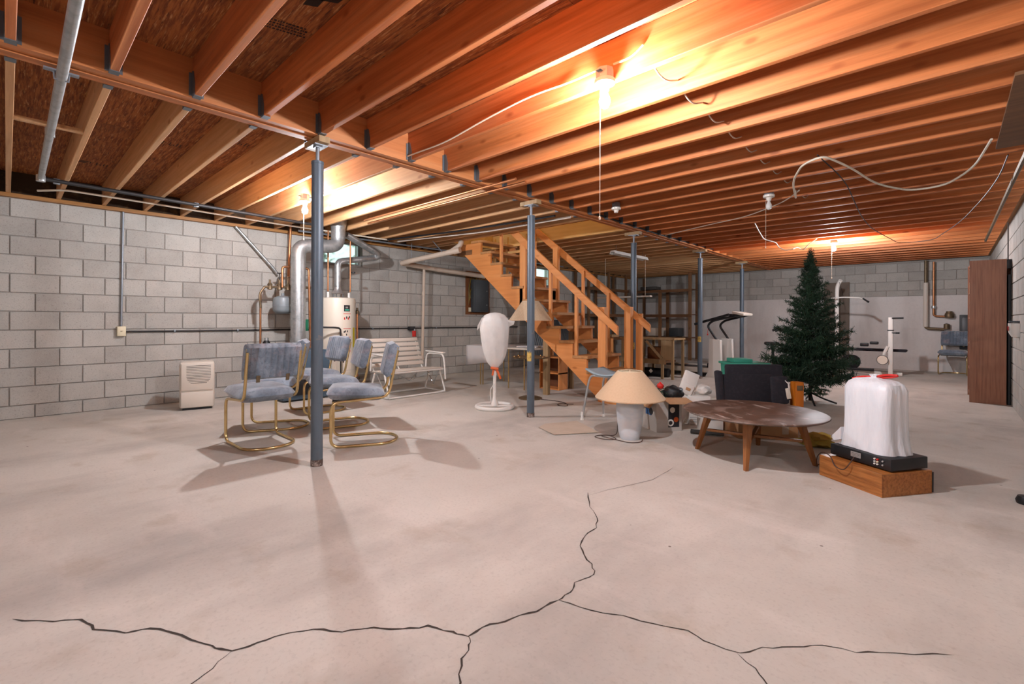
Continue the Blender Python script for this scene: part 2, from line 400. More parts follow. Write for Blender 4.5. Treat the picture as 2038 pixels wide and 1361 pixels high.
# ---- ceiling: OSB deck, joists, hangers
OPX0, OPX1, OPY0, OPY1 = -6.45, BX0, 5.36, 6.345
ceil = struct(B().bb(XL - .2, XR + .2, YF - .2, OPY0, ZD + .018, ZD + .05).bb(XL - .2, XR + .2, OPY1, YB + .2, ZD + .018, ZD + .05)
              .bb(XL - .2, OPX0, OPY0, OPY1, ZD + .018, ZD + .05).bb(OPX1, XR + .2, OPY0, OPY1, ZD + .018, ZD + .05).obj('ceiling', m_osb, smooth=False), 'open joist ceiling under a rough particle board floor deck')
pm = {}
x = XL
while x < XR - .01:
    x1 = min(x + 1.22, XR); y = YF
    while y < YB - .01:
        y1 = min(y + 2.44, YB)
        segs = [(x, x1, y, y1)]
        if x < OPX1 and x1 > OPX0 and y < OPY1 and y1 > OPY0:
            segs = [(x, x1, y, min(y1, OPY0)), (x, x1, max(y, OPY1), y1), (x, min(x1, OPX0), max(y, OPY0), min(y1, OPY1)), (max(x, OPX1), x1, max(y, OPY0), min(y1, OPY1))]
        for (a, b, c, d) in segs:
            if b - a < .03 or d - c < .03: continue
            key = (round(b-a, 3), round(d-c, 3))
            if key not in pm: pm[key] = B().box((0, 0, 0), (b-a-.003, d-c-.003, .018)).mesh('osb_panel', m_osb, smooth=False)
            link('osb_panel', pm[key], ceil, ((a+b)/2, (c+d)/2, ZD + .009))
        y = y1
    x = x1
JS, JY0 = .3925, .012
def joist_mesh(L, mat): return B().box((0, 0, 0), (L, .038, ZD - ZJ), bev=.003, seg=1).mesh('joist', mat, smooth=False)
LJ0, LJ1 = XL + .04, BX0
me_l, me_r = joist_mesh(LJ1 - LJ0, m_joist_l), joist_mesh(XR - BX1, m_joist)
def hanger_mesh(side):
    s = side; b = B()
    b.box((s*.028, 0, -.0015), (.056, .044, .003))
    for e in (-1, 1):
        b.prism([(0, 0), (s*.05, 0), (s*.055, .07), (s*.03, .15), (0, .16)], e*.0195, e*.0225, 'y')
        b.box((s*.0015, e*.030, .078), (.003, .018, .14))
    return b.mesh('joist_hanger', m_hanger, smooth=False)
hm_l, hm_r = hanger_mesh(-1), hanger_mesh(1)
zc = (ZJ + ZD) / 2
for k in range(-10, 36):
    y = JY0 + JS * k
    yl = y
    if k in (14, 15): yl = None
    if k == 16: yl = None
    if yl is not None:
        j = link('joist', me_l, ceil, ((LJ0 + LJ1)/2, yl, zc))
        if -1 <= k <= 22: link('joist_hanger', hm_l, j, ((LJ1 - LJ0)/2, 0, ZJ - zc))
    j = link('joist', me_r, ceil, ((BX1 + XR)/2, y, zc))
    if -1 <= k <= 20: link('joist_hanger', hm_r, j, (-(XR - BX1)/2, 0, ZJ - zc))
# stair opening trimmers and headers
for yy, mt in ((5.318, m_joist_l), (5.357 - .001, m_joist_l), (6.367, m_newwood), (6.406, m_newwood)):
    B().box((0, 0, 0), (LJ1 - LJ0, .038, ZD - ZJ), bev=.003, seg=1).obj('joist', mt, ceil, smooth=False, loc=((LJ0 + LJ1)/2, yy, zc))
B().box((0, 0, 0), (.038, OPY1 - OPY0 - .01, ZD - ZJ)).obj('header_joist', m_newwood, ceil, smooth=False, loc=(OPX0, (OPY0 + OPY1)/2, zc))
for k in (14, 15):
    B().box((0, 0, 0), (OPX0 - .02 - LJ0, .038, ZD - ZJ)).obj('joist', m_joist_l, ceil, smooth=False, loc=((LJ0 + OPX0 - .02)/2, JY0 + JS*k, zc))
# blocking piece between the first joists
B().box((-4.70, JY0 + JS/2, ZJ + .02), (.035, JS - .04, .03), rz=.0).obj('blocking', m_joist_l, ceil, smooth=False)
# upstairs shaft above the stairs
up = B()
up.bb(OPX0 - .1, OPX1, OPY1 + .06, OPY1 + .1, ZD + .05, 4.6).bb(OPX0 - .1, OPX1 + .1, OPY0 - .1, OPY0 - .06, ZD + .05, 4.6).bb(OPX0 - .9, OPX0 - .86, OPY0 - .1, OPY1 + .1, ZD + .05, 4.6).bb(OPX1, OPX1 + .04, OPY0 - .06, OPY1 + .06, ZD + .05, 4.6).bb(OPX0 - .9, OPX1 + .1, OPY0 - .1, OPY1 + .1, 4.6, 4.64)
struct(up.obj('wall_stairwell', m_wallcream, smooth=False), 'cream walls of the stairwell above the opening')

ug = thing('added_globe_light', 'added unseen round glass light at the top of the stairwell', 'ceiling light', (-5.0, 5.85, 4.6))  # unseen lamp added to brighten the stair opening from above
B().lathe([(0, -.19), (.05, -.18), (.085, -.14), (.09, -.10), (.07, -.05), (.05, -.03)], n=24).obj('globe', M('globe_glass', 'fff0d8', .3, emit=('ffe9c8', 55.0)), ug)
B().lathe([(.09, -.02), (.09, 0)], n=24).lathe([(.05, -.035), (.05, -.02)], n=24).obj('canopy', m_porcelain, ug)

# ---- beam
beam = bpy.data.objects.new('support_beam', None); C.objects.link(beam); beam.location = ((BX0+BX1)/2, 5, 0)
struct(beam, 'long built-up timber beam carrying the joists on steel posts')
for i, (dz, yo) in enumerate(((0, 0), (-.006, .3), (.004, -.2), (-.003, .5))):
    for (a, b) in ((YF, 4.4 + yo), (4.403 + yo, YB)):
        B().bb(0, .0435, a, b, ZJ + dz, ZD).obj('beam_ply', m_beam, beam, smooth=False, loc=(-.09 + .045*i, -5, 0))

# ---- sills and rims
struct(B().bb(XL - .1, XL + .075, YF, YB, ZT, ZT + .04).obj('trim_1', m_plate, smooth=False), 'wooden sill plate on top of the long block wall')
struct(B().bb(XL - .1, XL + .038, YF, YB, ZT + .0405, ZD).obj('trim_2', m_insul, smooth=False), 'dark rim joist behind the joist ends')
struct(B().bb(XR - .04, XR + .1, YF, YB, ZT + .0405, ZJ - .001).obj('trim_3', m_plate, smooth=False), 'wooden sill plate on the wall beside the bookcase')
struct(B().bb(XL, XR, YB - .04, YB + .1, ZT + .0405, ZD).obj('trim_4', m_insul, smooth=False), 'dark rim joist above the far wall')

# ================================================================== LIGHTS (bulb fixtures)
def bulb_profile(r=.03):
    return [(.0, -.058), (.012, -.055), (.022, -.046), (.029, -.032), (.0305, -.018), (.028, -.002), (.02, .016), (.0145, .03), (.0135, .042)]
def fixture(label, x, y, zb, lit, chain=0, box=True, bulb=True, side=0):
    t = thing('bare_bulb_fixture', label, 'ceiling light', (x, y, zb))
    if box:
        B().lathe([(.05, .10), (.05, .155), (.048, .16)], n=8).obj('junction_box', m_zincbox, t)
        B().box((0, 0, .135), (.03, .14, .004)).obj('bracket', m_zincbox, t, smooth=False)
    B().lathe([(.0, .04), (.022, .04), (.026, .06), (.03, .072), (.055, .078), (.058, .098), (.05, .104), (0, .104)], n=24).obj('lamp_holder', m_porcelain, t)
    if bulb:
        B().lathe(bulb_profile(), n=20).obj('light_bulb', {0: m_bulb_off, 1: m_bulb_on, 2: m_bulb_added}[int(lit)], t)
    if chain:
        b = B(); b.cyl((-.03, 0, .06), (-.03, 0, -chain), .0016, n=5); b.lathe([(0, -chain - .02), (.006, -chain - .015), (.006, -chain), (0, -chain + .003)], c=(-.03, 0, 0), n=8)
        b.obj('pull_cord', m_whitecord, t)
    return t
fixture('lit bare bulb with long pull cord, fixed to the joist that carries a stapled cable', -1.42, JY0 + JS*6 - .085, 2.345, True, .66)
fixture('lit bare bulb between joists above the blue chairs', -5.27, JY0 + JS*6 - .10, 2.335, True, .33)
fixture('lit bare bulb over the exercise bench near the far wall', -1.44, JY0 + JS*24 + .072, 2.335, True, .5)
fixture('unlit clear bulb in white holder with thin pull cord', -1.43, JY0 + JS*14 + .072, 2.35, False, .45)
fixture('empty white lamp holder without a bulb on the joists beside the beam', -2.98, JY0 + JS*13 - .06, 2.37, False, 0, bulb=False)
fixture('added unseen fill bulb on the joists at the near end of the basement', -1.43, JY0 - JS*5 + .072, 2.40, 2, 0)  # added fixture behind the camera, gives frontal fill light

# ================================================================== POSTS
def post(label, y, x=-3.5, tape=None):
    t = thing('support_post', label, 'post', (x, y, 0), 0, 'steel support posts under the beam')
    B().lathe([(.043, .045), (.043, 2.27), (.045, 2.272), (.045, 2.29)], n=24).obj('tube', m_post, t)
    B().lathe([(.0435, .0), (.0445, .03), (.0435, .05)], n=24).obj('foot', m_postbase, t)
    B().cyl((0, 0, 2.285), (0, 0, 2.40), .014, n=12).obj('screw', m_zincbox, t)
    B().box((0, 0, 2.405), (.13, .1, .008)).box((0, 0, 2.398), (.05, .05, .008)).obj('cap_plate', m_zincbox, t, smooth=False)
    B().box((-.01, 0, 2.4325), (.25, .085, .047), bev=.003).obj('wood_shim', m_palewood, t, smooth=False)
    if tape:
        b = B(); b.rings([[Vector(((.0436)*math.cos(a), (.0436)*math.sin(a), tape + dz + (.012*math.sin(9*a) if dz > 0 else 0))) for a in [R(-150 + 10*i) for i in range(12)]] for dz in (-.055, .05)], closed_u=False, cap=False)
        b.obj('sticker', m_sticker, t)
    return t
post('grey steel support post standing beside the blue chairs', 1.60)
post('grey steel support post in front of the floor lamp, yellow sticker halfway up', 4.075, tape=.69)
post('grey steel support post right behind the stair foot', 6.56, x=-3.56, tape=.72)
post('grey steel support post between workbench and treadmill', 9.03, tape=.75)
post('grey steel support post standing just past the treadmill console', 11.49)

# ================================================================== STAIRS
RISE, RUN = .2035, .2354
XF = lambda k: -3.648 - RUN * (k - 3)
SY0, SY1 = 5.42, 6.29
st = thing('staircase', 'open wooden staircase with plank handrails rising to the ceiling opening', 'staircase', (-3.3, 5.83, 0))
def spart(b, name, mat, smooth=False): return b.obj(name, mat, st, smooth, loc=(3.3, -5.83, 0))
prof = [(XF(1), 0)]
for k in range(1, 13):
    prof += [(XF(k), RISE*k - .04), (XF(k+1), RISE*k - .04)]
prof = prof[:-1] + [(-6.40, RISE*12 - .04), (-6.40, 2.40), (-3.40, 0)]
for y in (SY0, SY1 - .04):
    spart(B().prism(prof, y, y + .04, 'y'), 'stringer', m_stair)
for k in range(1, 13):
    spart(B().bb(XF(k+1) + .005, XF(k) + .025, SY0 - .015, SY1 + .015, RISE*k - .039, RISE*k, bev=.004), 'tread', m_tread)
def rail(y, a, b, h, name='handrail'):
    spart(B().prism([(a[0], a[1] - h/2), (a[0] + .0, a[1] + h/2 - .03), (a[0] - .03, a[1] + h/2), (b[0], b[1] + h/2), (b[0], b[1] - h/2)], y, y + .038, 'y'), name, m_stair)
rail(SY0 - .042, (-3.15, .98), (-5.10, 2.56), .135)
rail(SY1 + .004, (-3.16, 1.0), (-5.36, 2.70), .135)
def upr(x, y, z0, z1, wx, wy, name='baluster'): spart(B().bb(x - wx/2, x + wx/2, y - wy/2, y + wy/2, z0, z1, bev=.003), name, m_stairv)
zr = lambda x, o=0: .98 + (x + 3.15) * (1.58 / -1.95) + o
for y, o in ((SY0 - .023, 0), (SY1 + .023, .02)):
    s_ = 1 if y > 6 else -1
    upr(-3.445, SY0 + .085 if s_ < 0 else SY1 - .085, 0.0, zr(-3.445, .06 + o) , .1, .088, 'newel_post')
    upr(-3.40 if s_ < 0 else -3.35, y - s_*.045 if s_ < 0 else y + .04, RISE*.5 if s_ < 0 else 0, zr(-3.40, o), .1, .04, 'newel_facing')
    upr(-4.83, y - s_*.043, 1.2 if s_ < 0 else 1.40, zr(-4.83, -.04 + o), .12, .04, 'post')
    for xb, zb in ((-3.83, RISE*3), (-4.29, RISE*5), (-5.30, RISE*9)):
        upr(xb, y - s_*.04, zb - (.05 if s_ < 0 else 0), min(zr(xb, -.03 + o), 2.6), .045, .038)
# guard rails seen at the head of the stairs
for z in (2.30, 2.42): spart(B().bb(-6.3, -5.45, SY1 - .09, SY1 - .05, z, z + .045), 'guard_rail', m_newwood)
for x in (-6.28, -5.95, -5.5): spart(B().bb(x - .02, x + .02, SY1 - .05, SY1 - .01, 1.95, 2.62), 'guard_post', m_newwood)
spart(B().bb(-6.36, -5.98, SY0 + .001 - .006, SY0 - .001, 2.22, 2.30), 'stain_patch', m_oldwood)
# legs under the stringers
spart(B().bb(-4.42, -4.33, SY0 + .002, SY0 + .04, 0, .84).bb(-4.40, -4.345, SY0 + .04, SY0 + .08, 0, .8), 'support_leg', m_palewood)
spart(B().bb(-4.95, -4.86, SY1 - .08, SY1 - .041, 0, 1.28), 'support_leg', m_stairv)
spart(B().bb(-4.53, -4.45, SY1 - .08, SY1 - .041, 0, .92), 'support_leg', m_palewood)

cr = thing('wooden_crate', 'open wooden crate on the floor under the stairs', 'crate', (-4.68, 6.02, 0))
B().bb(-.20, .20, .10, .115, .02, .52).obj('back_board', m_darkwood, cr, smooth=False)
for z in (.0, .25, .5): B().bb(-.2, .2, -.12, .1, z, z + .02).obj('shelf', m_stair, cr, smooth=False)
for x in (-.2, .18): B().bb(x, x + .02, -.12, .1, .02, .5).obj('side_board', m_stairv, cr, smooth=False)

# ================================================================== BLUE CHAIRS
def make_chair():
    t = thing('cantilever_chair', '', 'chair', (0, 0, 0), 0, 'blue velvet brass cantilever chairs')
    w_ = .215
    side = [(-w_, .56, .845), (-w_, .47, .46), (-w_, .425, .418), (-w_, .035, .392), (-w_, .0, .35), (-w_, .0, .06), (-w_, .04, .0135)]
    half = fil([Vector((-w_, .555, .83)), Vector((-w_, .475, .425)), Vector((-w_, .0, .39)), Vector((-w_, .0, .0135)), Vector((-w_, .38, .0135))], .075, n=6)
    arc = [Vector((-w_ * math.cos(a), .38 + .185 * math.sin(a), .0135)) for a in [math.pi * i / 14 for i in range(1, 14)]]
    path = half + arc + [Vector((-p.x, p.y, p.z)) for p in reversed(half)]
    B().tube(path, .0125, 10).obj('brass_frame', m_brass, t)
    # seat pad (lies in xy)
    ms = Matrix.Translation((0, .205, .452)) @ Matrix.Rotation(R(-3), 4, 'X') @ Matrix.Rotation(R(90), 4, 'X')
    B().cushion(.47, .49, .10, mat=ms, nz=14, p=5.0, q=2.0).obj('seat', m_velvet, t)
    B().box((0, .2, .405), (.36, .38, .02)).obj('seat_board', m_black, t, smooth=False)
    mb = Matrix.Translation((0, .495, .745)) @ Matrix.Rotation(R(-13), 4, 'X')
    B().cushion(.47, .315, .085, ribs=9, mat=mb, nz=12, depth=.3, p=9).obj('backrest', m_velvet, t)
    for x in (-w_, w_):
        B().box((x, .525, .735), (.022, .008, .25), rx=R(-13), bev=.002).obj('back_bracket', m_brass, t)
    for x in (-.12, .12): B().box((x, .515, .60), (.03, .004, .06), rx=R(-13)).obj('clip', m_bronze, t, smooth=False)
    return t
ch = make_chair()
ch['label'] = 'blue ribbed velvet chair turned the other way from its four neighbours, facing the block wall'
ch.location = (-4.76, 1.56, 0); ch.rotation_euler = (0, 0, R(-90))
dup(ch, (-5.19, 1.66, 0), R(-28), 'blue velvet brass chair squeezed between the turned chair and the middle chair')
dup(ch, (-4.04, 1.985, 0), R(-29), 'blue velvet brass chair at its row end beside the steel post')
dup(ch, (-4.80, 2.14, 0), R(-17), 'blue velvet brass chair in the middle of its row of three')
dup(ch, (-5.60, 2.32, 0), R(-2), 'blue velvet brass chair at the row end by the boiler and water heater')
dup(ch, (0.03, 13.13, 0), R(-6), 'dark velvet brass chair by the far wall beside the bookcase')

# ================================================================== GLIDER BENCH
g = thing('glider_bench', 'white slatted metal garden glider bench against the block wall', 'bench', (-5.66, 4.07, 0), R(90))
for i in range(5): B().box((0, .03 + .098*i, .375 - .006*i), (.93, .078, .016), bev=.004).obj('seat_slat', m_offwhite, g)
for i in range(6):
    t_ = i / 5; B().box((0, .50 + .16*t_, .43 + .36*t_), (.93, .014, .058), rx=R(-24), bev=.004).obj('back_slat', m_offwhite, g)
for x in (-.43, 0, .43):
    B().tube([(x, -.01, .355), (x, .46, .335), (x, .52, .42), (x, .68, .80)], .011, 8, fillet=.05).obj('slat_rail', m_white, g)
for x in (-.49, .49):
    B().tube([(x, .46, .36), (x, .44, .575), (x, .02, .585), (x, -.02, .36), (x, -.03, .2)], .013, 8, fillet=.09).obj('arm_tube', m_white, g)
    B().box((x, .22, .605), (.055, .44, .018), rx=R(2), bev=.006).obj('arm_rest', m_white, g)
    B().tube([(x*.98, .1, .33), (x*1.0, -.03, .015), (x, .48, .015), (x*.98, .36, .33)], .013, 8, fillet=.05).obj('base_leg', m_white, g)
    B().tube([(x*.9, .07, .33), (x*.9, .2, .12), (x*.9, .38, .33)], .008, 6).obj('swing_link', m_alu, g)
for y in (-.02, .47): B().cyl((-.49, y, .015), (.49, y, .015), .012, n=8).obj('floor_rail', m_white, g)
B().cyl((-.47, 0, .355), (.47, 0, .355), .013, n=8).obj('front_rail', m_white, g)
B().tube([(-.3, .05, .33), (0, .2, .2), (.3, .35, .33)], .006, 6).tube([(.3, .05, .33), (0, .2, .2), (-.3, .35, .33)], .006, 6).obj('brace', m_alu, g)

# ================================================================== DEHUMIDIFIER
d = thing('dehumidifier', 'white portable dehumidifier with slatted front grille on the floor', 'dehumidifier', (-6.85, 1.62, 0), R(-13))
B().bb(-.16, .14, -.18, .18, .02, .58, bev=.03).obj('body', m_offwhite, d)
B().bb(.13, .158, -.165, .165, .235, .565, bev=.014).obj('front_panel', m_offwhite, d)
B().bb(.13, .155, -.165, .165, .03, .22, bev=.01).obj('water_bucket', m_offwhite, d)
for i in range(12):
    z = .535 - .019*i; hw = .125 if i < 7 else .125 * math.sqrt(max(.05, 1 - ((i - 6.5) / 6) ** 2))
    B().bb(.156, .1592, -hw + .015, hw + .015, z - .003, z + .003).obj('grille_slot', m_grille, d, smooth=False)
B().bb(-.14, .12, -.15, .15, 0, .03).obj('base', m_black, d, smooth=False)
B().bb(-.02, .0, -.1815, -.179, .16, .48).obj('side_window', m_grille, d, smooth=False)

# ================================================================== BOILER GROUP
b_ = thing('boiler', 'blue grey boiler cabinet behind the blue chairs', 'boiler', (-6.72, 2.8, 0))
B().bb(-.3, .3, -.32, .32, .02, .68, bev=.012).obj('jacket', m_boiler, b_)
B().bb(-.24, .24, -.26, .26, 0, .03).obj('plinth', m_black, b_, smooth=False)
B().bb(.30, .315, -.2, .2, .08, .36, bev=.004).obj('access_door', m_black, b_)
B().lathe([(.11, .68), (.105, .74), (.09, .76)], c=(.0, 0, 0), n=24).obj('flue_collar', m_zincbox, b_)
fx, fy = -6.72, 2.8
f = thing('boiler_flue', 'wide galvanised flue pipe rising from the boiler and bending up to the joists', 'flue pipe', (fx, fy, .765))
fp = [Vector((0, 0, 0)), Vector((0, 0, 1.375)), Vector((.02, .58, 1.43)), Vector((.02, .58, 1.90))]
B().tube(fp, .097, 20, fillet=.13).obj('pipe', m_galv, f)
for z in (.02, .52, 1.12): B().lathe([(.101, z), (.101, z + .03)], n=20, cap=False).obj('seam_band', m_galv, f)
B().cyl((.02, .18, 1.39), (.02, .21, 1.393), .102, n=20).obj('seam_band', m_galv, f)
B().tube([(.02, .58, 1.55), (.02, .58, 1.80)], .103, 20).obj('sleeve', m_galv, f)
B().tube([(.02, .58, 1.70), (.02, .58, 1.78), (.02, .58, 1.69 + .22)], .103, 20, r2=.14).obj('flared_collar', m_galv, f)

et = thing('expansion_tank', 'grey steel expansion tank hanging beside the flue pipe', 'tank', (-7.1, 2.74, 1.18))
B().lathe([(0, 0), (.08, .005), (.12, .03), (.135, .06), (.135, .19), (.12, .235), (.07, .258), (.02, .265), (.02, .30), (0, .30)], n=28).obj('shell', m_tank, et)
B().lathe([(.1365, .118), (.1365, .13)], n=28, cap=False).obj('weld_band', m_zincbox, et)
vp = thing('valve_manifold', 'cluster of brass valves and copper fittings above the grey tank', 'valves', (-7.1, 2.74, 1.56))
B().tube([(0, -.25, .0), (0, .55, .03)], .018, 10).obj('header_pipe', m_bronze, vp)
for y, r in ((-.18, .035), (-.05, .04), (.07, .035), (.2, .03)):
    B().lathe([(0, -.05), (r, -.04), (r*.8, 0), (r, .03), (r*.4, .06), (r*.4, .1), (0, .1)], c=(0, y, .01), n=14).obj('valve_body', m_bronze, vp)
for y, z in ((-.05, .2), (.07, .15)):
    B().tube([(0, y, .08), (0, y, z)], .007, 8).lathe([(0, z), (.032, z + .004), (.032, z + .014), (0, z + .016)], c=(0, y, 0), n=14).obj('hand_wheel', m_blackpipe if z > .17 else m_bronze, vp)
B().tube([(0, -.25, 0), (0.0, -.32, -.10), (0, -.30, -.3)], .016, 8, fillet=.08).obj('drop_pipe', m_bronze, vp)

def pipe(name, label, pts, r, mat, fillet=.04, n=10, cat='pipe', group=None, clamps=(), cm=None, orgi=0):
    o = Vector(pts[orgi]); t = thing(name, label, cat, o, 0, group)
    B().tube([Vector(p) - o for p in pts], r, n, fillet=fillet).obj('pipe', mat, t)
    for c in clamps:
        c = Vector(c) - o; B().box(c, (r*3.2, r*3.2, .012) if len(clamps) and False else (r*2.6, r*2.6, r*2.6), bev=r*.3).obj('coupling', cm or mat, t)
    return t
pipe('copper_pipe', 'tall copper pipe rising from the valves to the joists', [(-7.22, 2.86, 1.60), (-7.22, 2.9, 2.70)], .02, m_copper)
pipe('copper_pipe', 'copper loop pipe bending over beside the flue and dropping to the boiler', [(-7.02, 2.70, 1.56), (-7.02, 2.70, 1.86), (-7.0, 3.07, 1.86), (-6.98, 3.09, .68)], .017, m_copper)
pipe('copper_pipe', 'thin copper pipe dropping past the grey tank to the floor', [(-7.2, 2.47, 1.48), (-7.2, 2.47, .02)], .014, m_copper)
pipe('steel_conduit', 'slanting steel conduit running from the joists down to the valves', [(-7.44, 2.22, 2.42), (-7.40, 2.72, 1.86), (-7.40, 2.78, 1.78)], .02, m_galv, cat='conduit')
zc_ = thing('zone_control', 'small green control box with red face beside the boiler flue', 'control box', (-6.98, 2.99, .93))
B().box((0, 0, .09), (.08, .11, .17), bev=.006).obj('case', m_green, zc_)
B().box((.042, -.035, .09), (.006, .03, .13)).obj('red_face', m_red, zc_, smooth=False)
B().cyl((0, 0, -.24), (0, 0, .01), .012, n=8).obj('stem', m_blackpipe, zc_)
bp = thing('circulator_pump', 'small black circulator pump with brass fittings beside the boiler top', 'pump', (-7.14, 2.53, .68))
B().lathe([(0, 0), (.05, 0), (.055, .03), (.05, .09), (.03, .12), (0, .12)], n=16).obj('motor', m_black, bp)
B().cyl((-.0, -.1, .05), (0, .12, .05), .02, n=10).obj('flange_pipe', m_bronze, bp)
B().cyl((0, 0, .12), (0, 0, .16), .03, n=12).obj('cap', m_alu, bp)

# ---- water heater
h = thing('water_heater', 'white cylindrical water heater with warning labels standing by the window', 'water heater', (-6.95, 3.5, 0))
B().lathe([(.0, .02), (.255, .02), (.265, .03), (.265, 1.40), (.258, 1.425), (.24, 1.435), (0, 1.44)], n=48).obj('tank', m_enamel, h)
B().lathe([(.268, .33), (.268, .34)], n=48, cap=False).obj('seam', m_offwhite, h)
B().lathe([(.24, 0), (.24, .02)], n=32).obj('base', m_black, h)
def arc_patch(r, a0, a1, z0, z1, name, mat, n=8):
    b = B(); b.rings([[Vector((r*math.cos(R(a0 + (a1-a0)*i/n)), r*math.sin(R(a0 + (a1-a0)*i/n)), z)) for i in range(n+1)] for z in (z0, z1)], closed_u=False, cap=False)
    return b.obj(name, mat, h)
A0 = -10
arc_patch(.2664, A0, A0 + 30, .30, 1.20, 'label_panel', m_label)
arc_patch(.2672, A0 + 3, A0 + 24, 1.225, 1.32, 'brand_plate', m_darkprint)
arc_patch(.2678, A0 + 6, A0 + 21, 1.235, 1.26, 'brand_stripe', m_teal); arc_patch(.2678, A0 + 8, A0 + 17, 1.272, 1.297, 'brand_mark', m_alu)
for z in (1.185, .96, .83, .79, .62): arc_patch(.2672, A0 + 1, A0 + 28, z, z + .009, 'warning_line', m_red)
for a, z in ((3, 1.10), (10, 1.115), (16, 1.10), (20, 1.12)): arc_patch(.2672, A0 + a, A0 + a + 4, z, z + .035, 'warning_mark', m_red if a in (3, 16) else m_darkprint)
for a, z in ((2, .90), (6, .91), (10, .86), (13, .91)): arc_patch(.2672, A0 + a, A0 + a + 3.5, z, z + .03, 'warning_mark', m_darkprint)
arc_patch(.268, 28, 40, .68, .98, 'energy_tag', m_yellow)
B().tube([(-.0, .255, 1.22), (.05, .30, 1.22), (.05, .30, .20)], .014, 8, fillet=.03).obj('relief_pipe', m_copperpink, h)
B().lathe([(0, 0), (.03, 0), (.03, .05), (.015, .06), (.015, .1), (0, .1)], c=(.05, .30, 1.19), n=12).obj('relief_valve', m_bronze, h)
B().lathe([(.10, 1.50), (.085, 1.52), (.05, 1.57), (.05, 1.60)], n=20).obj('draft_hood', m_alu, h)
for a in (45, 165, 285): B().cyl((.08*math.cos(R(a)), .08*math.sin(R(a)), 1.43), (.08*math.cos(R(a)), .08*math.sin(R(a)), 1.51), .006, n=6).obj('hood_leg', m_zincbox, h)
for y in (-.17, .17): B().cyl((.03, y, 1.43), (.03, y, 1.52), .02, n=10).obj('nipple', m_white, h)
gp = thing('gas_pipe', 'black gas pipe with red valve handle in front of the white water heater', 'gas pipe', (-6.64, 3.40, 0))
B().tube([(-.1, -.35, .99), (.02, -.1, .985), (.02, -.02, .97), (.02, -.02, .1)], .014, 8, fillet=.04).obj('pipe', m_blackpipe, gp)
B().box((.035, -.02, .82), (.02, .05, .05), bev=.006).obj('valve_handle', m_red, gp)
hf = thing('heater_flue', 'narrower galvanised flue running from the water heater to the main flue', 'flue pipe', (-6.95, 3.5, 1.6))
B().tube([(0, 0, 0), (0, 0, .40), (-.10, .68, .53)], .05, 16, fillet=.08).obj('pipe', m_galv, hf)
B().tube([(-.10, .68, .53), (-.08, .76, .56), (-.06, .70, .62), (.14, .06, .81)], .05, 16, fillet=.09).obj('return_pipe', m_galv, hf)
for t_ in (.1, .25): B().cyl((0, 0, t_), (0, 0, t_ + .02), .053, n=16).obj('seam_band', m_galv, hf)
pipe('copper_pipe', 'plain copper water pipe without valve rising from the heater top', [(-6.92, 3.33, 1.53), (-6.92, 3.33, 2.45)], .012, m_copper)
hw = pipe('copper_pipe', 'copper water pipe with black valve handle rising from the heater top', [(-6.88, 3.67, 1.53), (-6.88, 3.67, 2.45)], .012, m_copper)
B().lathe([(0, 0), (.03, .0), (.03, .02), (0, .02)], n=12).obj('valve_handle', m_black, hw, loc=(.02, .04, .30))
wp = thing('white_board', 'narrow white painted panel standing before the water heater', 'panel', (-6.55, 3.27, 0), R(20))
B().box((0, 0, .425), (.02, .16, .85), bev=.002).obj('sheet', m_enamel, wp, smooth=False)
B().box((0, 0, .43), (.028, .012, .84)).obj('edge_strip', m_offwhite, wp, smooth=False)

# ================================================================== CONDUITS, PIPES ON THE LEFT WALL
oc = thing('outlet_box', 'cream outlet box on the block wall with steel conduit coming down to it', 'outlet', (XL + .012, .965, .95))
B().box((.025, 0, 0), (.05, .085, .12), bev=.004).obj('box', m_cream, oc)
B().box((.052, 0, 0), (.005, .075, .11), bev=.002).obj('cover_plate', m_cream, oc)
B().lathe([(0, 0), (.012, 0), (.012, .004), (0, .004)], n=10).obj('socket', m_bronze, oc, loc=(.053, 0, 0))
pipe('steel_conduit', 'vertical steel conduit dropping from the sill to the cream outlet box', [(XL + .034, .965, 1.012), (XL + .034, .98, 2.42)], .011, m_zincbox, cat='conduit')
cd = thing('steel_conduit', 'long dark conduit running level along the block wall', 'conduit', (XL + .034, 1.01, .945))
B().tube([(0, 0, 0), (0, 7.2, 0)], .0105, 8).obj('pipe', m_blackpipe, cd)
for y in (.5, 1.25, 2.5, 3.4, 4.8, 6.2): B().box((-.006, y, 0), (.032, .02, .034), bev=.003).obj('strap', m_zincbox, cd)
hb = thing('hose_bib', 'black outlet with a bright red tag on the level wall conduit', 'outlet', (XL + .085, 5.19, .93))
B().box((0, 0, .01), (.07, .13, .07), bev=.008).obj('body', m_black, hb)
B().box((.03, .04, -.09), (.012, .08, .11), bev=.004).obj('red_tag', m_red, hb)
B().cyl((.03, .04, -.03), (.03, .05, .0), .012, n=8).obj('clip', m_alu, hb)
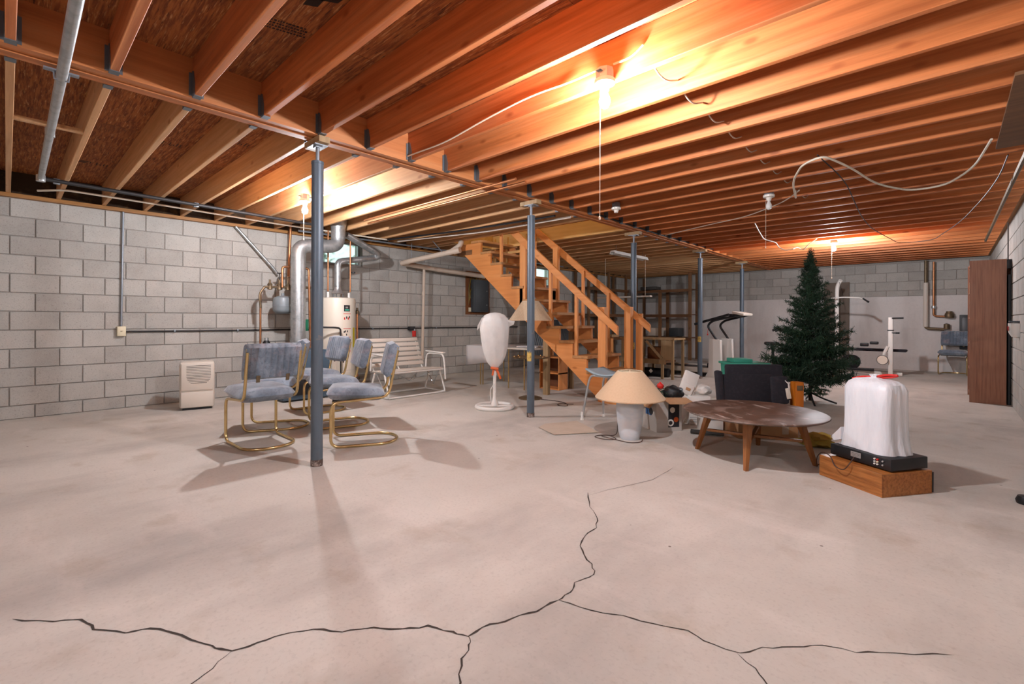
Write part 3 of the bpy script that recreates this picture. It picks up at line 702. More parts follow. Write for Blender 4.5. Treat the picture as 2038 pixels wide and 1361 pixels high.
# galvanised pipe under the joists, then dark pipe along the wall
gpz = ZJ - .035
pp = thing('gas_line', 'thick galvanised pipe strapped under the beam and joists, running to the block wall', 'pipe', (-3.5, .2, gpz))
B().tube([(2.6, -.02, -.028), (.0, .0, -.028), (-2.76, .02, .0)], .024, 12).obj('pipe', m_galv, pp)
B().lathe([(0, -.03), (.034, -.03), (.034, .03), (0, .03)], c=(-2.79, .02, 0), n=14).obj('elbow', m_alu, pp)
B().box((0, 0, -.002), (.03, .14, .01)).tube([(.0, -.03, 0), (0, -.028, -.045), (0, .028, -.045), (0, .03, 0)], .005, 6).obj('clamp', m_zincbox, pp, smooth=False)
B().lathe([(.027, 0), (.027, .06)], n=12).obj('coupling', m_galv, pp, loc=(-1.2, .01, -.03))
pipe('black_gas_pipe', 'dark steel pipe running under the joists above the block wall', [(-6.30, .25, gpz - .0), (-6.52, 2.95, gpz)], .019, m_blackpipe, clamps=[(-6.33, .33, gpz), (-6.42, 1.5, gpz)], cm=m_zincbox, fillet=.1)
pipe('white_conduit', 'thin white conduit clipped under the joists above the block wall', [(-6.95, .22, ZJ - .03), (-6.78, .42, ZJ - .014), (-6.82, 1.2, ZJ - .014), (-6.95, 2.6, ZJ - .014), (-6.95, 4.4, ZJ - .014)], .011, m_whitecord, cat='conduit', fillet=.08)
for i, (yy, xx) in enumerate(((3.27, -5.75), (3.41, -5.9))):
    pipe('copper_pipe', ['pale copper pipe running under the joists, first of a pair near the flue', 'pale copper pipe running under the joists, second of a pair near the flue'][i], [(xx, yy, ZJ - .03), (-3.0, yy, ZJ - .03)], .013, m_copperpink)
# PVC drain
dv = thing('drain_pipe', 'cream plastic drain pipe hung below the joists with a tall down pipe', 'drain pipe', (-7.3, 5.32, 0))
B().tube([(1.16, -.0, 2.455), (1.16, -.03, 2.38), (1.05, -.13, 2.27), (.98, -.16, 2.255)], .045, 14, fillet=.06).obj('elbow_pipe', m_pvc, dv)
B().tube([(1.12, -.10, 2.275), (.25, -.45, 2.14), (.06, -.46, 2.12)], .045, 14, fillet=.05).obj('branch_pipe', m_pvc, dv)
B().cyl((1.09, -.11, 2.27), (1.20, -.07, 2.29), .053, n=16).obj('cleanout', m_pvc, dv)
B().tube([(.06, -.46, 2.12), (.02, .3, 2.08), (.0, 1.65, 2.03)], .045, 14, fillet=.08).obj('main_pipe', m_pvc, dv)
B().cyl((.02, .02, .35), (.02, .06, 2.09), .026, n=14).obj('down_pipe', m_pvc, dv)
B().lathe([(.03, 0), (.032, .01), (.032, .07), (.03, .08)], n=14).obj('coupling', m_pvc, dv, loc=(.02, .045, 1.55))
B().cyl((.95, -.2, 2.22), (.75, -.3, ZJ), .007, n=6).obj('hanger_strap', m_zincbox, dv); B().cyl((.3, -.42, 2.18), (.3, -.42, ZJ), .005, n=6).obj('hanger_strap', m_zincbox, dv)
# electrical panel
ep = thing('electrical_panel', 'dark grey electrical panel on a brown plywood board', 'electrical panel', (XL + .012, 6.93, 1.22))
B().bb(0, .018, -.33, .36, 0, .92).obj('backboard', m_panelboard, ep, smooth=False)
B().bb(.02, .12, -.2, .24, .05, .74, bev=.006).obj('cabinet', m_elec, ep)
B().bb(.12, .128, -.17, .21, .08, .71, bev=.003).obj('door', m_elec, ep)
for z in (.2, .5): B().lathe([(0, 0), (.012, 0), (.012, .01), (0, .01)], n=8).obj('latch', m_alu, ep, loc=(.13, .17, z))
rnd = random.Random(5)
for i in range(7):
    y = -.15 + .05*i; B().tube([(.05, y*.6, .74), (.06, y + rnd.uniform(-.05, .05), .80), (.04, y*.8 - .1, .88), (.03, -.27 + .015*i, .6 - .05*i), (.03, -.27 + .01*i, .2 + .03*i)], .005, 5, fillet=.05).obj('cable', m_straw if i % 2 else m_bronze, ep)
B().box((.04, -.24, .1), (.04, .05, .09), bev=.004).obj('socket', m_cream, ep)
pipe('flexible_duct', 'grey flexible vent duct dropping behind the stair stringer', [(-7.2, 7.6, 2.455), (-7.2, 7.75, 1.75), (-7.15, 8.0, 1.45), (-7.15, 8.05, 1.1)], .05, m_galv, fillet=.1, cat='duct')

# ================================================================== FAN WITH BAG
fn = thing('pedestal_fan', 'white pedestal fan with its head wrapped in a white bag', 'fan', (-4.17, 4.165, 0), 0)
B().tube([Vector((.225*math.cos(2*math.pi*i/36), .225*math.sin(2*math.pi*i/36), .022)) for i in range(36)], .026, 10, closed=True).obj('base_ring', m_white, fn)
B().box((0, 0, .03), (.44, .06, .022), rz=R(43), bev=.008).obj('base_bar', m_white, fn)
B().lathe([(.05, .03), (.045, .07), (.03, .1), (.022, .15), (.02, .40), (.026, .42), (.026, .46), (.015, .5)], n=18).obj('pole', m_white, fn)
def wob(u, i): return 1 + .035*math.sin(2*math.pi*u*9 + i*.7) + .03*math.sin(2*math.pi*u*4 + i)
ring = []
bgb = B()
for i, (r, z) in enumerate([(.02, .47), (.05, .52), (.095, .57), (.135, .66), (.16, .77), (.175, .88), (.183, .98), (.18, 1.06), (.16, 1.12), (.12, 1.165), (.06, 1.19), (.01, 1.195)]):
    ring.append([Vector((r*wob(k/40, i)*math.cos(2*math.pi*k/40), .55*r*wob(k/40, i)*math.sin(2*math.pi*k/40), z)) for k in range(40)])
bgb.rings(ring); bag = bgb.obj('bag', m_bag2, fn); bag.rotation_euler = (0, 0, R(43))
for sx, pts in ((-1, [(.08, 0, 1.17), (.16, .02, 1.04), (.225, 0, .97), (.215, -.01, 1.03), (.16, -.02, 1.13)]), (1, [(.13, 0, 1.14), (.165, .03, 1.01), (.235, 0, 1.045), (.25, -.01, 1.09), (.17, -.03, 1.10)])):
    e = B(); e.rings([[Vector((sx*p[0], p[1] + dy, p[2])) for p in pts] for dy in (-.018, .018)]); o = e.obj('bag_corner', m_bag2, fn); o.rotation_euler = (0, 0, R(43))
tie = B()
tie.box((0, -.03, .50), (.10, .06, .028), ry=R(8), bev=.008).box((.05, -.03, .43), (.028, .012, .13), ry=R(-22), bev=.003).box((-.02, -.03, .45), (.024, .012, .08), ry=R(12), bev=.003)
o = tie.obj('orange_tie', m_orange, fn); o.rotation_euler = (0, 0, R(43))
B().tube([(.03, -.02, .44), (.05, -.03, .33), (-.02, -.05, .25), (-.05, -.03, .18), (-.02, -.04, .08)], .005, 6, fillet=.05).obj('cord', m_white, fn)

# ================================================================== FLOOR LAMP
lp = thing('floor_lamp', 'brass tray floor lamp with pleated cream shade beside the stairs', 'floor lamp', (-4.32, 5.02, 0))
B().lathe([(0, 0), (.165, 0), (.165, .015), (.12, .03), (.06, .04), (.035, .06), (.02, .08), (.028, .12), (.03, .15), (.016, .2), (.013, .3)], n=28).obj('base', m_bronze, lp)
B().lathe([(.012, .28), (.012, .56), (.02, .57), (.012, .60), (.011, 1.12)], n=14).obj('pole', m_brass, lp)
B().lathe([(.012, .57), (.25, .572), (.262, .585), (.255, .588), (.24, .58), (.012, .58)], n=36).obj('tray', m_bronze, lp)
for a in range(0, 360, 45): B().lathe([(0, 0), (.012, .004), (.008, .02), (0, .024)], n=8).obj('tray_ornament', m_brass, lp, loc=(.225*math.cos(R(a)), .225*math.sin(R(a)), .582))
np_ = 72
B().rings([[Vector((r*(1 + (.012 if k % 2 else -.012))*math.cos(2*math.pi*k/np_), r*(1 + (.012 if k % 2 else -.012))*math.sin(2*math.pi*k/np_), z)) for k in range(np_)] for r, z in ((.300, 1.10), (.115, 1.37))], cap=False).obj('lamp_shade', m_pleat, lp)
B().lathe([(.30, 1.094), (.304, 1.10), (.30, 1.106)], n=40, cap=False).obj('shade_trim', m_shade, lp)
lc = thing('lamp_cord', 'dark cord curled on the floor near the floor lamp', 'cord', (-3.75, 4.95, .006))
B().tube([(-.4, .1, 0), (-.1, .15, 0), (.1, .05, 0), (.18, -.08, 0), (.05, -.12, 0), (-.02, 0, 0), (.15, .1, 0)], .005, 6, fillet=.1).obj('cord', m_cord, lc)

# ================================================================== FOLDING TABLE UNDER THE STAIRS
ft = thing('folding_table', 'folding table with thin brass legs under the stairs', 'table', (-5.45, 5.83, 0))
B().bb(-.72, .75, -.33, .33, .635, .66, bev=.005).obj('table_top', m_offwhite, ft)
for x, y in ((-.44, -.29), (-.39, -.28), (.22, -.29), (.55, -.28), (-.44, .28), (.55, .28)): B().cyl((x, y, 0), (x, y, .635), .011, n=8).obj('leg', m_brass, ft)
tc = B(); n = 16
rows = []
for i in range(n + 1):
    x = -.745 + .9*i/n; rr = []
    for (yy, zz, f_) in ((.34, .664, 0), (-.335, .664, 0), (-.345, .655, 0), (-.35, .52, .5), (-.36, .32 + .06*i/n*2, 1)):
        rr.append(Vector((x, yy + .012*f_*math.sin(i*1.9), zz)))
    rows.append(rr)
tc.rings(rows, closed_u=False, cap=False)
o = tc.obj('tablecloth', m_cloth); o.location = (-5.45, 5.83, 0)
md = o.modifiers.new('thick', 'SOLIDIFY'); md.thickness = .003; md.offset = 1
tag(o, 'white cloth draped over the folding table behind the wrapped fan', 'tablecloth')
tag(B().box((0, 0, .012), (.35, .3, .02), rz=.3, bev=.006).obj('folded_cloth', m_cloth, loc=(-5.0, 5.80, .662)), 'folded white cloth lying on the folding table by the stair leg', 'cloth')

# ================================================================== STOOL, LAMP, CARDBOARD
V = R(42.95)          # heading of the long axis used for things set square to the open floor
so = thing('shower_stool', 'pale blue plastic stool with aluminium legs beside the table lamp', 'stool', (-2.68, 4.46, 0), R(-10))
ssb = B(); rows = []
for i in range(17):
    u = -1 + i/8; rr = []
    for v in (-1, -.6, -.2, .2, .6, 1): rr.append(Vector((u*.26*(1 - .06*v*v), v*.16*(1 - .10*u*u), .525 + .05*u*u - .012*(1 - v*v))))
    rows.append(rr)
ssb.rings(rows, closed_u=False, cap=False); o = ssb.obj('seat', m_seatblue, so); md = o.modifiers.new('thick', 'SOLIDIFY'); md.thickness = .018
for y in (-.12, .12):
    B().tube([(-.27, y*1.45, .0), (-.23, y, .40), (-.19, y, .50), (.19, y, .50), (.23, y, .40), (.27, y*1.45, .0)], .0125, 10, fillet=.06).obj('leg_frame', m_alu, so)
for x in (-.27, .27):
    for y in (-.174, .174): B().lathe([(.02, 0), (.02, .01), (.0155, .03), (.0155, .09)], n=12).obj('leg_foot', m_white, so, loc=(x*.995, y*.995, 0))

tl = thing('table_lamp', 'ceramic table lamp with wide conical linen shade standing on the floor', 'lamp', (-2.19, 3.97, 0))
B().lathe([(.0, 0), (.085, 0), (.09, .01), (.102, .06), (.115, .16), (.124, .26), (.126, .31), (.118, .335), (.08, .35), (.02, .355), (.02, .40)], n=40, wob=lambda u, i: 1 + .006*math.sin(2*math.pi*u*5 + i)).obj('ceramic_body', m_ceramic, tl)
b = B(); b.rings([[Vector((r*math.cos(2*math.pi*k/48), r*math.sin(2*math.pi*k/48), z)) for k in range(48)] for r, z in ((.318, .375), (.32, .385), (.12, .625), (.113, .63), (.113, .622), (.312, .385))], loop=True)
b.obj('lamp_shade', m_shade, tl)
B().tube([Vector((.112*math.cos(2*math.pi*i/24), .112*math.sin(2*math.pi*i/24), .628)) for i in range(24)], .004, 6, closed=True).cyl((-.11, 0, .625), (.11, 0, .625), .003, n=6).cyl((0, 0, .40), (0, 0, .64), .005, n=8).obj('harp', m_cream, tl)
B().tube([(-.11, .02, .30), (-.13, .0, .12), (-.12, -.02, .006), (-.25, -.08, .006), (-.28, -.20, .006), (-.12, -.22, .006), (-.05, -.12, .006), (-.2, -.05, .008), (-.24, -.14, .010), (-.06, -.15, .006), (.09, -.17, .006), (.16, -.08, .006), (.12, .02, .006)], .0035, 6, fillet=.06).obj('cord', m_cord, tl)

cs = B(); cs.rings([[Vector((x, y, z + dz)) for x, y, z in ((-.30, -.02, .004), (-.25, -.19, .004), (.06, -.33, .006), (.32, .05, .004), (-.10, .27, .02))] for dz in (0, .005)])
o = cs.obj('cardboard_sheet', m_cardpale, smooth=False); o.location = (-2.83, 3.90, 0); tag(o, 'flat sheet of pale cardboard lying on the floor by the stool', 'cardboard')

# printed carton with open flaps
bx = thing('printed_carton', 'open printed carton with blue and black pictures, flap folded out, behind the lamp', 'box', (-2.162, 4.555, 0), R(56))
for a in (((-.135, .0, .15), (.006, .30, .30)), ((.135, .0, .15), (.006, .30, .30)), ((0, -.153, .15), (.276, .006, .30)), ((0, .153, .15), (.276, .006, .30))): B().box(*a).obj('side', m_carton, bx, smooth=False)
B().box((0, 0, .004), (.26, .29, .006)).obj('bottom', m_card, bx, smooth=False)
B().box((.05, -.235, .318), (.28, .17, .005), rx=R(12), ry=R(2)).obj('flap', m_card, bx, smooth=False)
B().box((-.17, .0, .27), (.09, .26, .005), ry=R(-50)).obj('flap', m_card, bx, smooth=False)
for nm, c, s_, mt in (('picture', (.05, -.1565, .16), (.12, .001, .23), m_darkprint), ('picture', (-.1385, .0, .20), (.001, .11, .10), m_blue)): B().box(c, s_).obj(nm, mt, bx, smooth=False)
for c, r, mt in (((.03, .09), .035, m_white), ((.03, .09), .02, m_darkprint), ((.09, .12), .026, m_orange), ((.05, .215), .028, m_label), ((.10, .21), .025, m_vcr)):
    o = B().lathe([(0, 0), (r, 0), (r, .0012), (0, .0012)], n=16).obj('picture_detail', mt, bx, loc=(c[0] - .015, -.1575 - .0006*(mt is m_darkprint), c[1])); o.rotation_euler = (R(90), 0, 0)
o = B().lathe([(0, 0), (.035, 0), (.035, .0012), (0, .0012)], n=16).obj('picture_detail', m_darkprint, bx, loc=(-.1395, -.05, .19)); o.rotation_euler = (0, R(-90), 0)
rnd = random.Random(11)
gl = B()
for i in range(420):
    a = rnd.uniform(0, 6.28); p = Vector((max(-.12, min(.12, rnd.gauss(-.03, .07))), max(-.13, min(.13, rnd.gauss(.02, .08))), .30 + abs(rnd.gauss(.03, .045)))); d_ = Vector((rnd.uniform(-1, 1), rnd.uniform(-1, 1), rnd.uniform(-.3, 1))).normalized()*.05; e = d_.orthogonal().normalized()*.004
    v = [gl.bm.verts.new(q) for q in (p - e, p + e, p + d_)]; gl.bm.faces.new(v)
gr = thing('garland', 'dark green tinsel garland heaped in the printed carton', 'garland', (-2.162, 4.555, 0), R(56))
gl.obj('needles', m_fir, gr, smooth=False, kind='stuff')
B().tube([(-.14, -.05, .26), (-.05, .06, .31), (.03, -.03, .33), (-.08, -.02, .36)], .02, 6, fillet=.05).obj('core', m_fir, gr)
def lump(name, mat, label, cat, loc, size, seed, rz=0, n=14, amp=.25, sub=2):
    """crumpled soft bundle"""
    bm = bmesh.new(); bmesh.ops.create_icosphere(bm, subdivisions=3, radius=.5); r = random.Random(seed)
    from mathutils import noise
    for v in bm.verts:
        k = 1 + amp * noise.noise(v.co*4 + Vector((seed, 0, 0))) + amp*.5*noise.noise(v.co*9 + Vector((0, seed, 0)))
        v.co *= k; v.co = Vector((v.co.x*size[0], v.co.y*size[1], max(v.co.z, -.42)*size[2] + .42*size[2]))
    b = B(); b.bm.free(); b.bm = bm; o = b.obj(name, mat); o.location = loc; o.rotation_euler = (0, 0, rz); return tag(o, label, cat)
lump('black_bag', m_black, 'shiny black plastic bag bundled in the printed carton', 'bag', (-2.06, 4.62, .31), (.20, .18, .14), 4, R(50))
for p, mt, lb in (((-2.25, 4.53, .37), m_label, 'pale round ornament lying on the garland'), ((-2.17, 4.56, .40), m_red, 'red ornament lying on the garland')):
    o = B().lathe([(0, 0), (.025, .008), (.036, .03), (.03, .052), (.012, .064), (.008, .072), (0, .073)], n=18).obj('ornament', mt); o.location = p; tag(o, lb, 'ornament')
wbd = thing('foam_slab', 'white foam slab leaning upright behind the printed carton', 'foam', (-2.10, 4.98, 0), R(45))
B().box((0, 0, .28), (.16, .04, .56), ry=R(22), rx=R(-6), bev=.006).obj('slab', m_white, wbd)
tag(B().box((0, 0, .006), (.30, .10, .004), rz=R(20), rx=R(6)).obj('black_flap', m_black, loc=(-1.72, 4.62, .016)), 'thin black flap lying on the floor beside the printed carton', 'scrap')

# white cartons
wc = thing('white_carton', 'white carton with blue print under the crumpled white bag', 'box', (-2.01, 5.09, 0), R(38))
B().box((0, 0, .15), (.22, .24, .30), bev=.004).obj('body', m_white, wc)
B().box((.03, -.1212, .22), (.12, .001, .022)).obj('print_line', m_blue, wc, smooth=False)
for z in (.03, .055, .08): B().box((.0, -.1212, z), (.2, .001, .004)).obj('print_line', m_tank, wc, smooth=False)
lump('crumpled_bag', m_white, 'crumpled white plastic bag on top of the white carton', 'bag', (-1.97, 5.16, .30), (.17, .17, .12), 9)
o = thing('foam_wedge', 'white foam wedge with tan tear propped on the white carton', 'foam', (-2.075, 4.985, .308), R(38))
B().box((0, 0, .062), (.13, .05, .12), ry=R(24), bev=.008).obj('wedge', m_white, o); B().box((.01, -.027, .06), (.05, .004, .03), ry=R(24)).obj('tear', m_card, o, smooth=False)
wc2 = thing('white_carton', 'low white carton with scribbled print behind the coffee table leg', 'box', (-1.76, 4.80, 0), R(42))
B().box((0, 0, .085), (.20, .16, .17), bev=.004).obj('body', m_white, wc2); B().box((.0, -.081, .13), (.1, .001, .02)).obj('print_line', m_tank, wc2, smooth=False)

# brown carton and black foam pieces
bc = thing('brown_carton', 'low brown cardboard carton with shipping label next to the coffee table', 'box', (-1.36, 4.98, 0), V)
B().box((0, 0, .125), (.56, .34, .25), bev=.003).obj('body', m_card, bc)
B().box((.16, -.171, .14), (.06, .002, .2)).obj('tape', m_cardpale, bc, smooth=False)
B().box((.24, -.1712, .16), (.06, .001, .10)).obj('shipping_label', m_label, bc, smooth=False)
for i in range(5): B().box((.222 + .008*i, -.1722, .135), (.003, .001, .03)).obj('bar', m_darkprint, bc, smooth=False)
bf = thing('black_case', 'large black padded panel case standing by the coffee table', 'case', (-1.52, 5.32, 0), V)
B().box((.05, .05, .32), (.60, .06, .64), rx=R(-4), bev=.02).obj('rear_panel', m_foam, bf)
B().box((-.06, -.01, .27), (.56, .05, .54), rx=R(-6), bev=.018).obj('front_panel', m_foam, bf)
B().box((-.33, .0, .30), (.06, .10, .56), ry=R(-5), bev=.02).obj('side_panel', m_foam, bf)
bb2 = thing('black_pouch', 'black fabric pouch with white lettered tag leaning on the black case', 'pouch', (-1.33, 5.38, .0), V)
B().box((.02, -.07, .40), (.17, .05, .28), rx=R(-8), bev=.022).obj('pouch', m_foam, bb2); B().box((.09, -.105, .37), (.045, .006, .11), ry=R(-10), bev=.003).obj('tag', m_label, bb2); B().box((0, -.03, .13), (.15, .05, .26), bev=.01).obj('lower_pouch', m_foam, bb2)
B().tube([(.06, -.1, .5), (.08, -.12, .47), (.09, -.11, .42)], .004, 6).obj('strap', m_white, bb2)
ac = thing('amber_case', 'orange plastic case beside the black pouch', 'case', (-1.15, 5.52, 0), V); B().box((0, 0, .24), (.09, .10, .48), bev=.012).obj('body', m_amber, ac); B().box((-.0, -.052, .42), (.06, .006, .05), bev=.002).obj('latch', m_bronze, ac)
tb = thing('storage_bin', 'teal plastic storage bin behind the black case', 'bin', (-2.02, 6.72, 0), V)
B().prism([(-.2, 0), (.2, 0), (.24, .52), (-.24, .52)], -.16, .16, 'y').obj('bin', m_teal, tb, smooth=False); B().box((0, 0, .535), (.52, .38, .03), bev=.008).obj('lid', m_teal, tb); B().box((-.06, 0, .575), (.24, .24, .05), bev=.01).obj('lid_top', m_teal, tb)
lump('straw_bundle', m_straw, 'heap of yellow straw on the floor under the coffee table edge', 'straw', (-.86, 4.86, 0), (.26, .2, .12), 6, amp=.5)

# ================================================================== COFFEE TABLE
ct = thing('coffee_table', 'round worn walnut coffee table on splayed legs', 'coffee table', (-1.17, 4.12, 0), R(-35))
B().lathe([(0, .345), (.47, .347), (.515, .357), (.528, .366), (.525, .373), (.51, .377), (0, .377)], n=64).obj('table_top', m_tabletop, ct)
for sx, sy in ((-1, -1), (1, -1), (1, 1), (-1, 1)):
    lg = B(); q = []
    for z, o_, hx, hy in ((.345, .225, .027, .022), (.22, .255, .02, .02), (.0, .302, .0125, .014)):
        cx_, cy_ = sx*o_, sy*o_; q.append([Vector((cx_ + a*hx, cy_ + b2*hx, z)) for a, b2 in ((-1, -1), (1, -1), (1, 1), (-1, 1))])
    lg.rings(q); lg.obj('leg', m_walnutleg, ct, smooth=False)
for a in (45, -45): B().box((0, 0, .175), (.69, .032, .022), rz=R(a), bev=.005).obj('stretcher', m_walnutleg, ct)
for a in (0, 90): B().box((0, 0, .335), (.5, .03, .03), rz=R(45 + a)).obj('apron_bar', m_walnutleg, ct, smooth=False)

# ================================================================== OAK PLINTH, VCR, WRAPPED SET
u1 = Vector((.376, -.258, 0)).normalized()
tvrz = math.atan2(u1.y, u1.x)
ov = thing('oak_plinth', 'low oak veneer plinth box on the floor under the video recorder', 'box', (-.385, 4.01, 0), tvrz)
B().box((0, 0, .0725), (.456, .40, .145), bev=.002).obj('body', m_oak, ov, smooth=False)
B().box((.232, .03, .07), (.012, .34, .12)).obj('black_end', m_black, ov, smooth=False) if False else None
B().box((.03, .204, .07), (.40, .012, .13)).obj('back_panel', m_black, ov, smooth=False)
vc = thing('video_recorder', 'black video recorder with connector panel facing out on the oak plinth', 'video recorder', (-.365, 4.03, .145), tvrz + R(2))
B().box((0, 0, .047), (.42, .31, .075), bev=.004).obj('case', m_vcr, vc)
B().box((-.09, -.1555, .05), (.18, .004, .06), bev=.001).obj('rear_panel', m_black, vc)
for x in (-.16, .16):
    for y in (-.11, .11): B().lathe([(.02, 0), (.02, .01)], n=10).obj('foot', m_black, vc, loc=(x, y, 0))
B().box((-.02, -.1575, .055), (.07, .001, .035)).obj('rating_label', m_alu, vc, smooth=False)
for i in range(3): B().box((-.02, -.1582, .045 + .009*i), (.06, .001, .002)).obj('label_line', m_darkprint, vc, smooth=False)
B().box((.125, -.157, .05), (.05, .002, .045)).obj('jack_plate', m_darkprint, vc, smooth=False)
for i, (x, z, mt) in enumerate(((.113, .066, m_white), (.131, .066, m_red), (.113, .050, m_white), (.131, .050, m_cream), (.113, .035, m_white), (.131, .035, m_white), (.165, .062, m_alu), (.165, .038, m_alu))):
    o = B().lathe([(0, 0), (.0055, 0), (.0055, .01), (0, .012)], n=10).obj('jack', mt, vc, loc=(x, -.158, z)); o.rotation_euler = (R(90), 0, 0)
wt = thing('wrapped_set', 'boxy set wrapped in a white drawstring bag with red tie on the video recorder', 'wrapped set', (-.375, 4.035, .232), tvrz + R(-2))
rr = []
def sq(hx, hy, z, n=48, wobf=.02, ph=0, e=5.0):
    out = []
    for k in range(n):
        a = 2*math.pi*k/n; c_, s2 = math.cos(a), math.sin(a); d_ = (abs(c_)**e + abs(s2)**e) ** (-1/e)
        w2 = 1 + wobf*math.sin(a*11 + ph) + wobf*.7*math.sin(a*5 - ph*.6)
        out.append(Vector((c_*d_*hx*w2, s2*d_*hy*w2, z)))
    return out
prof = [(.185, .125, .0, .03), (.178, .12, .03, .03), (.168, .112, .10, .02), (.165, .11, .2, .016), (.166, .108, .3, .010), (.167, .106, .41, .012), (.16, .10, .45, .016), (.125, .075, .472, .04), (.06, .035, .482, .08), (.022, .02, .49, .1), (.03, .028, .505, .12)]
for i, (a, b2, z, wf) in enumerate(prof): rr.append(sq(a, b2, z, 60, wf, i*.35, 5.0 if z < .45 else 3))
B().rings(rr).obj('bag', m_bag, wt)
B().rings([[Vector(p) for p in ((-.16, -.11, .03), (-.205, -.12, .012), (-.235, -.12, .03), (-.15, -.12, .12))], [Vector(p) for p in ((-.16, -.06, .03), (-.205, -.09, .012), (-.235, -.10, .03), (-.15, -.06, .12))]]).obj('bag_corner', m_bag, wt)
tie = B(); tie.tube([(-.15, -.02, .462), (-.06, -.02, .487), (.0, -.01, .488), (.08, .0, .512), (.16, .01, .515), (.10, .015, .497), (.0, .0, .482)], .008, 6, fillet=.03)
tie.obj('red_drawstring', m_red, wt)
pc = thing('power_cord', 'thin dark cord looping from the floor onto the oak plinth', 'cord', (-.70, 4.12, 0))
B().tube([(-.03, .14, .005), (-.04, .08, .005), (-.03, .02, .005), (-.02, -.06, .10), (.03, -.15, .17), (.09, -.20, .165), (.12, -.265, .11), (.18, -.305, .10), (.215, -.315, .16), (.23, -.26, .19)], .0035, 6, fillet=.06).obj('cord', m_cord, pc)

# ================================================================== CHRISTMAS TREE
tr = thing('christmas_tree', 'tall dark green artificial Christmas tree on a folding stand', 'Christmas tree', (-1.38, 7.38, 0))
B().lathe([(.022, .03), (.02, .8), (.012, 1.6), (.006, 1.95)], n=10).obj('trunk', m_trunk, tr)
for a in range(4):
    B().tube([(0, 0, .14), (.16*math.cos(R(90*a + 20)), .16*math.sin(R(90*a + 20)), .06), (.30*math.cos(R(90*a + 20)), .30*math.sin(R(90*a + 20)), .012)], .012, 6, fillet=.05).obj('stand_leg', m_black, tr)
def branch_mesh(seed, L=1.0, nn=300):
    r = random.Random(seed); b = B(); bm = b.bm
    twigs = [((0, 0, 0), (L, 0, .10*L))]
    for i in range(7):
        s0 = .18 + .75*i/7; sd = 1 if i % 2 else -1; ln = .42*(1 - s0*.62)
        twigs.append(((s0*L, 0, .10*L*s0), (s0*L + ln*.75*L, sd*ln*.62*L, .10*L*s0 + r.uniform(-.02, .09)*L)))
    for a, c in twigs: b.tube([a, c], .010, 4, r2=.003)
    for a, c in twigs:
        a, c = Vector(a), Vector(c); d_ = (c - a); m_ = int(nn * d_.length / (L*2.6))
        for k in range(m_):
            t = r.uniform(.08, 1.02); p = a + d_*t; o_ = Vector((r.gauss(0, 1), r.gauss(0, 1), r.gauss(0, 1))).normalized(); dr = (d_.normalized()*.55 + o_).normalized(); l = r.uniform(.07, .13)*L; e = dr.cross(Vector((r.uniform(-1, 1), r.uniform(-1, 1), 1))).normalized()*.0085*L
            v = [bm.verts.new(q) for q in (p - e, p + e, p + dr*l + e*.4, p + dr*l - e*.4)]; bm.faces.new(v)
    return b.mesh('branch', m_fir, smooth=False)
bms = [branch_mesh(s_) for s_ in (1, 2, 3, 4)]
rnd = random.Random(21); ang = 0; nb = 0
z = .30
while z < 1.86:
    f_ = (z - .34) / 1.52; rad = .455*(1 - f_)**.85 + .085; nbr = max(5, int(14*(1 - f_*.62)))
    for i in range(nbr):
        ang = rnd.uniform(0, 2*math.pi)/nbr*.6 + 2*math.pi*i/nbr + z*7
        L_ = rad*rnd.uniform(.68, 1.22); o = link('branch', bms[rnd.randrange(4)], tr, (0, 0, z + rnd.uniform(-.03, .03)))
        o.scale = (L_, L_ if L_ > .3 else .3, max(L_, .34)); o.rotation_euler = (rnd.uniform(-.5, .5), -R(8 + 30*f_) + rnd.uniform(-.12, .12), ang); nb += 1
    z += .085
for i in range(14):
    o = link('branch', bms[i % 4], tr, (0, 0, .13 + .011*i)); o.scale = (.20 + .004*i, .24, .24); o.rotation_euler = (i*.4, R(6), i*2.4)
for i in range(5):
    o = link('branch', bms[i % 4], tr, (0, 0, 1.80 + .02*i)); o.scale = (.2, .2, .2); o.rotation_euler = (0, -R(80), i*1.3)

# ================================================================== BOOKCASE AND WALL SIDE
bk = thing('bookcase', 'tall brown wood veneer bookcase standing against the side wall', 'bookcase', (.37, 9.42, 0))
for y in (-.45, .45): B().bb(-.18, .17, y - .011, y + .011, 0, 1.925).obj('side_panel', m_book, bk, smooth=False)
B().bb(.155, .17, -.44, .44, .04, 1.92).obj('back_panel', m_book, bk, smooth=False)
for z in (.06, .42, .78, 1.14, 1.50, 1.895): B().bb(-.17, .155, -.439, .439, z, z + .02).obj('shelf', m_book, bk, smooth=False)
for i, (z, c_, yy) in enumerate(((1.52, m_copperpink, .1), (1.16, m_label, -.1))):
    o = B().box((0, 0, .08), (.20, .30, .16), bev=.01).obj('shelf_box', c_); o.location = (.30, 9.42 + yy, z); tag(o, ['pinkish box on the upper bookcase shelf', 'pale box on the middle bookcase shelf'][i], 'box')
bpn = thing('black_board', 'black board standing between the bookcase and the block wall', 'board', (.568, 9.42, 0)); B().bb(-.012, .012, -.42, .42, 0, 1.72).obj('board', m_black, bpn, smooth=False)
sb_ = thing('switch_box', 'dark switch box on the block wall above the bookcase', 'switch box', (.56, 9.05, 1.86)); B().box((0, 0, 0), (.05, .16, .12), bev=.004).obj('case', m_black, sb_); B().cyl((0, .05, .05), (0, .05, .56), .008, n=6).obj('cable', m_wire, sb_)
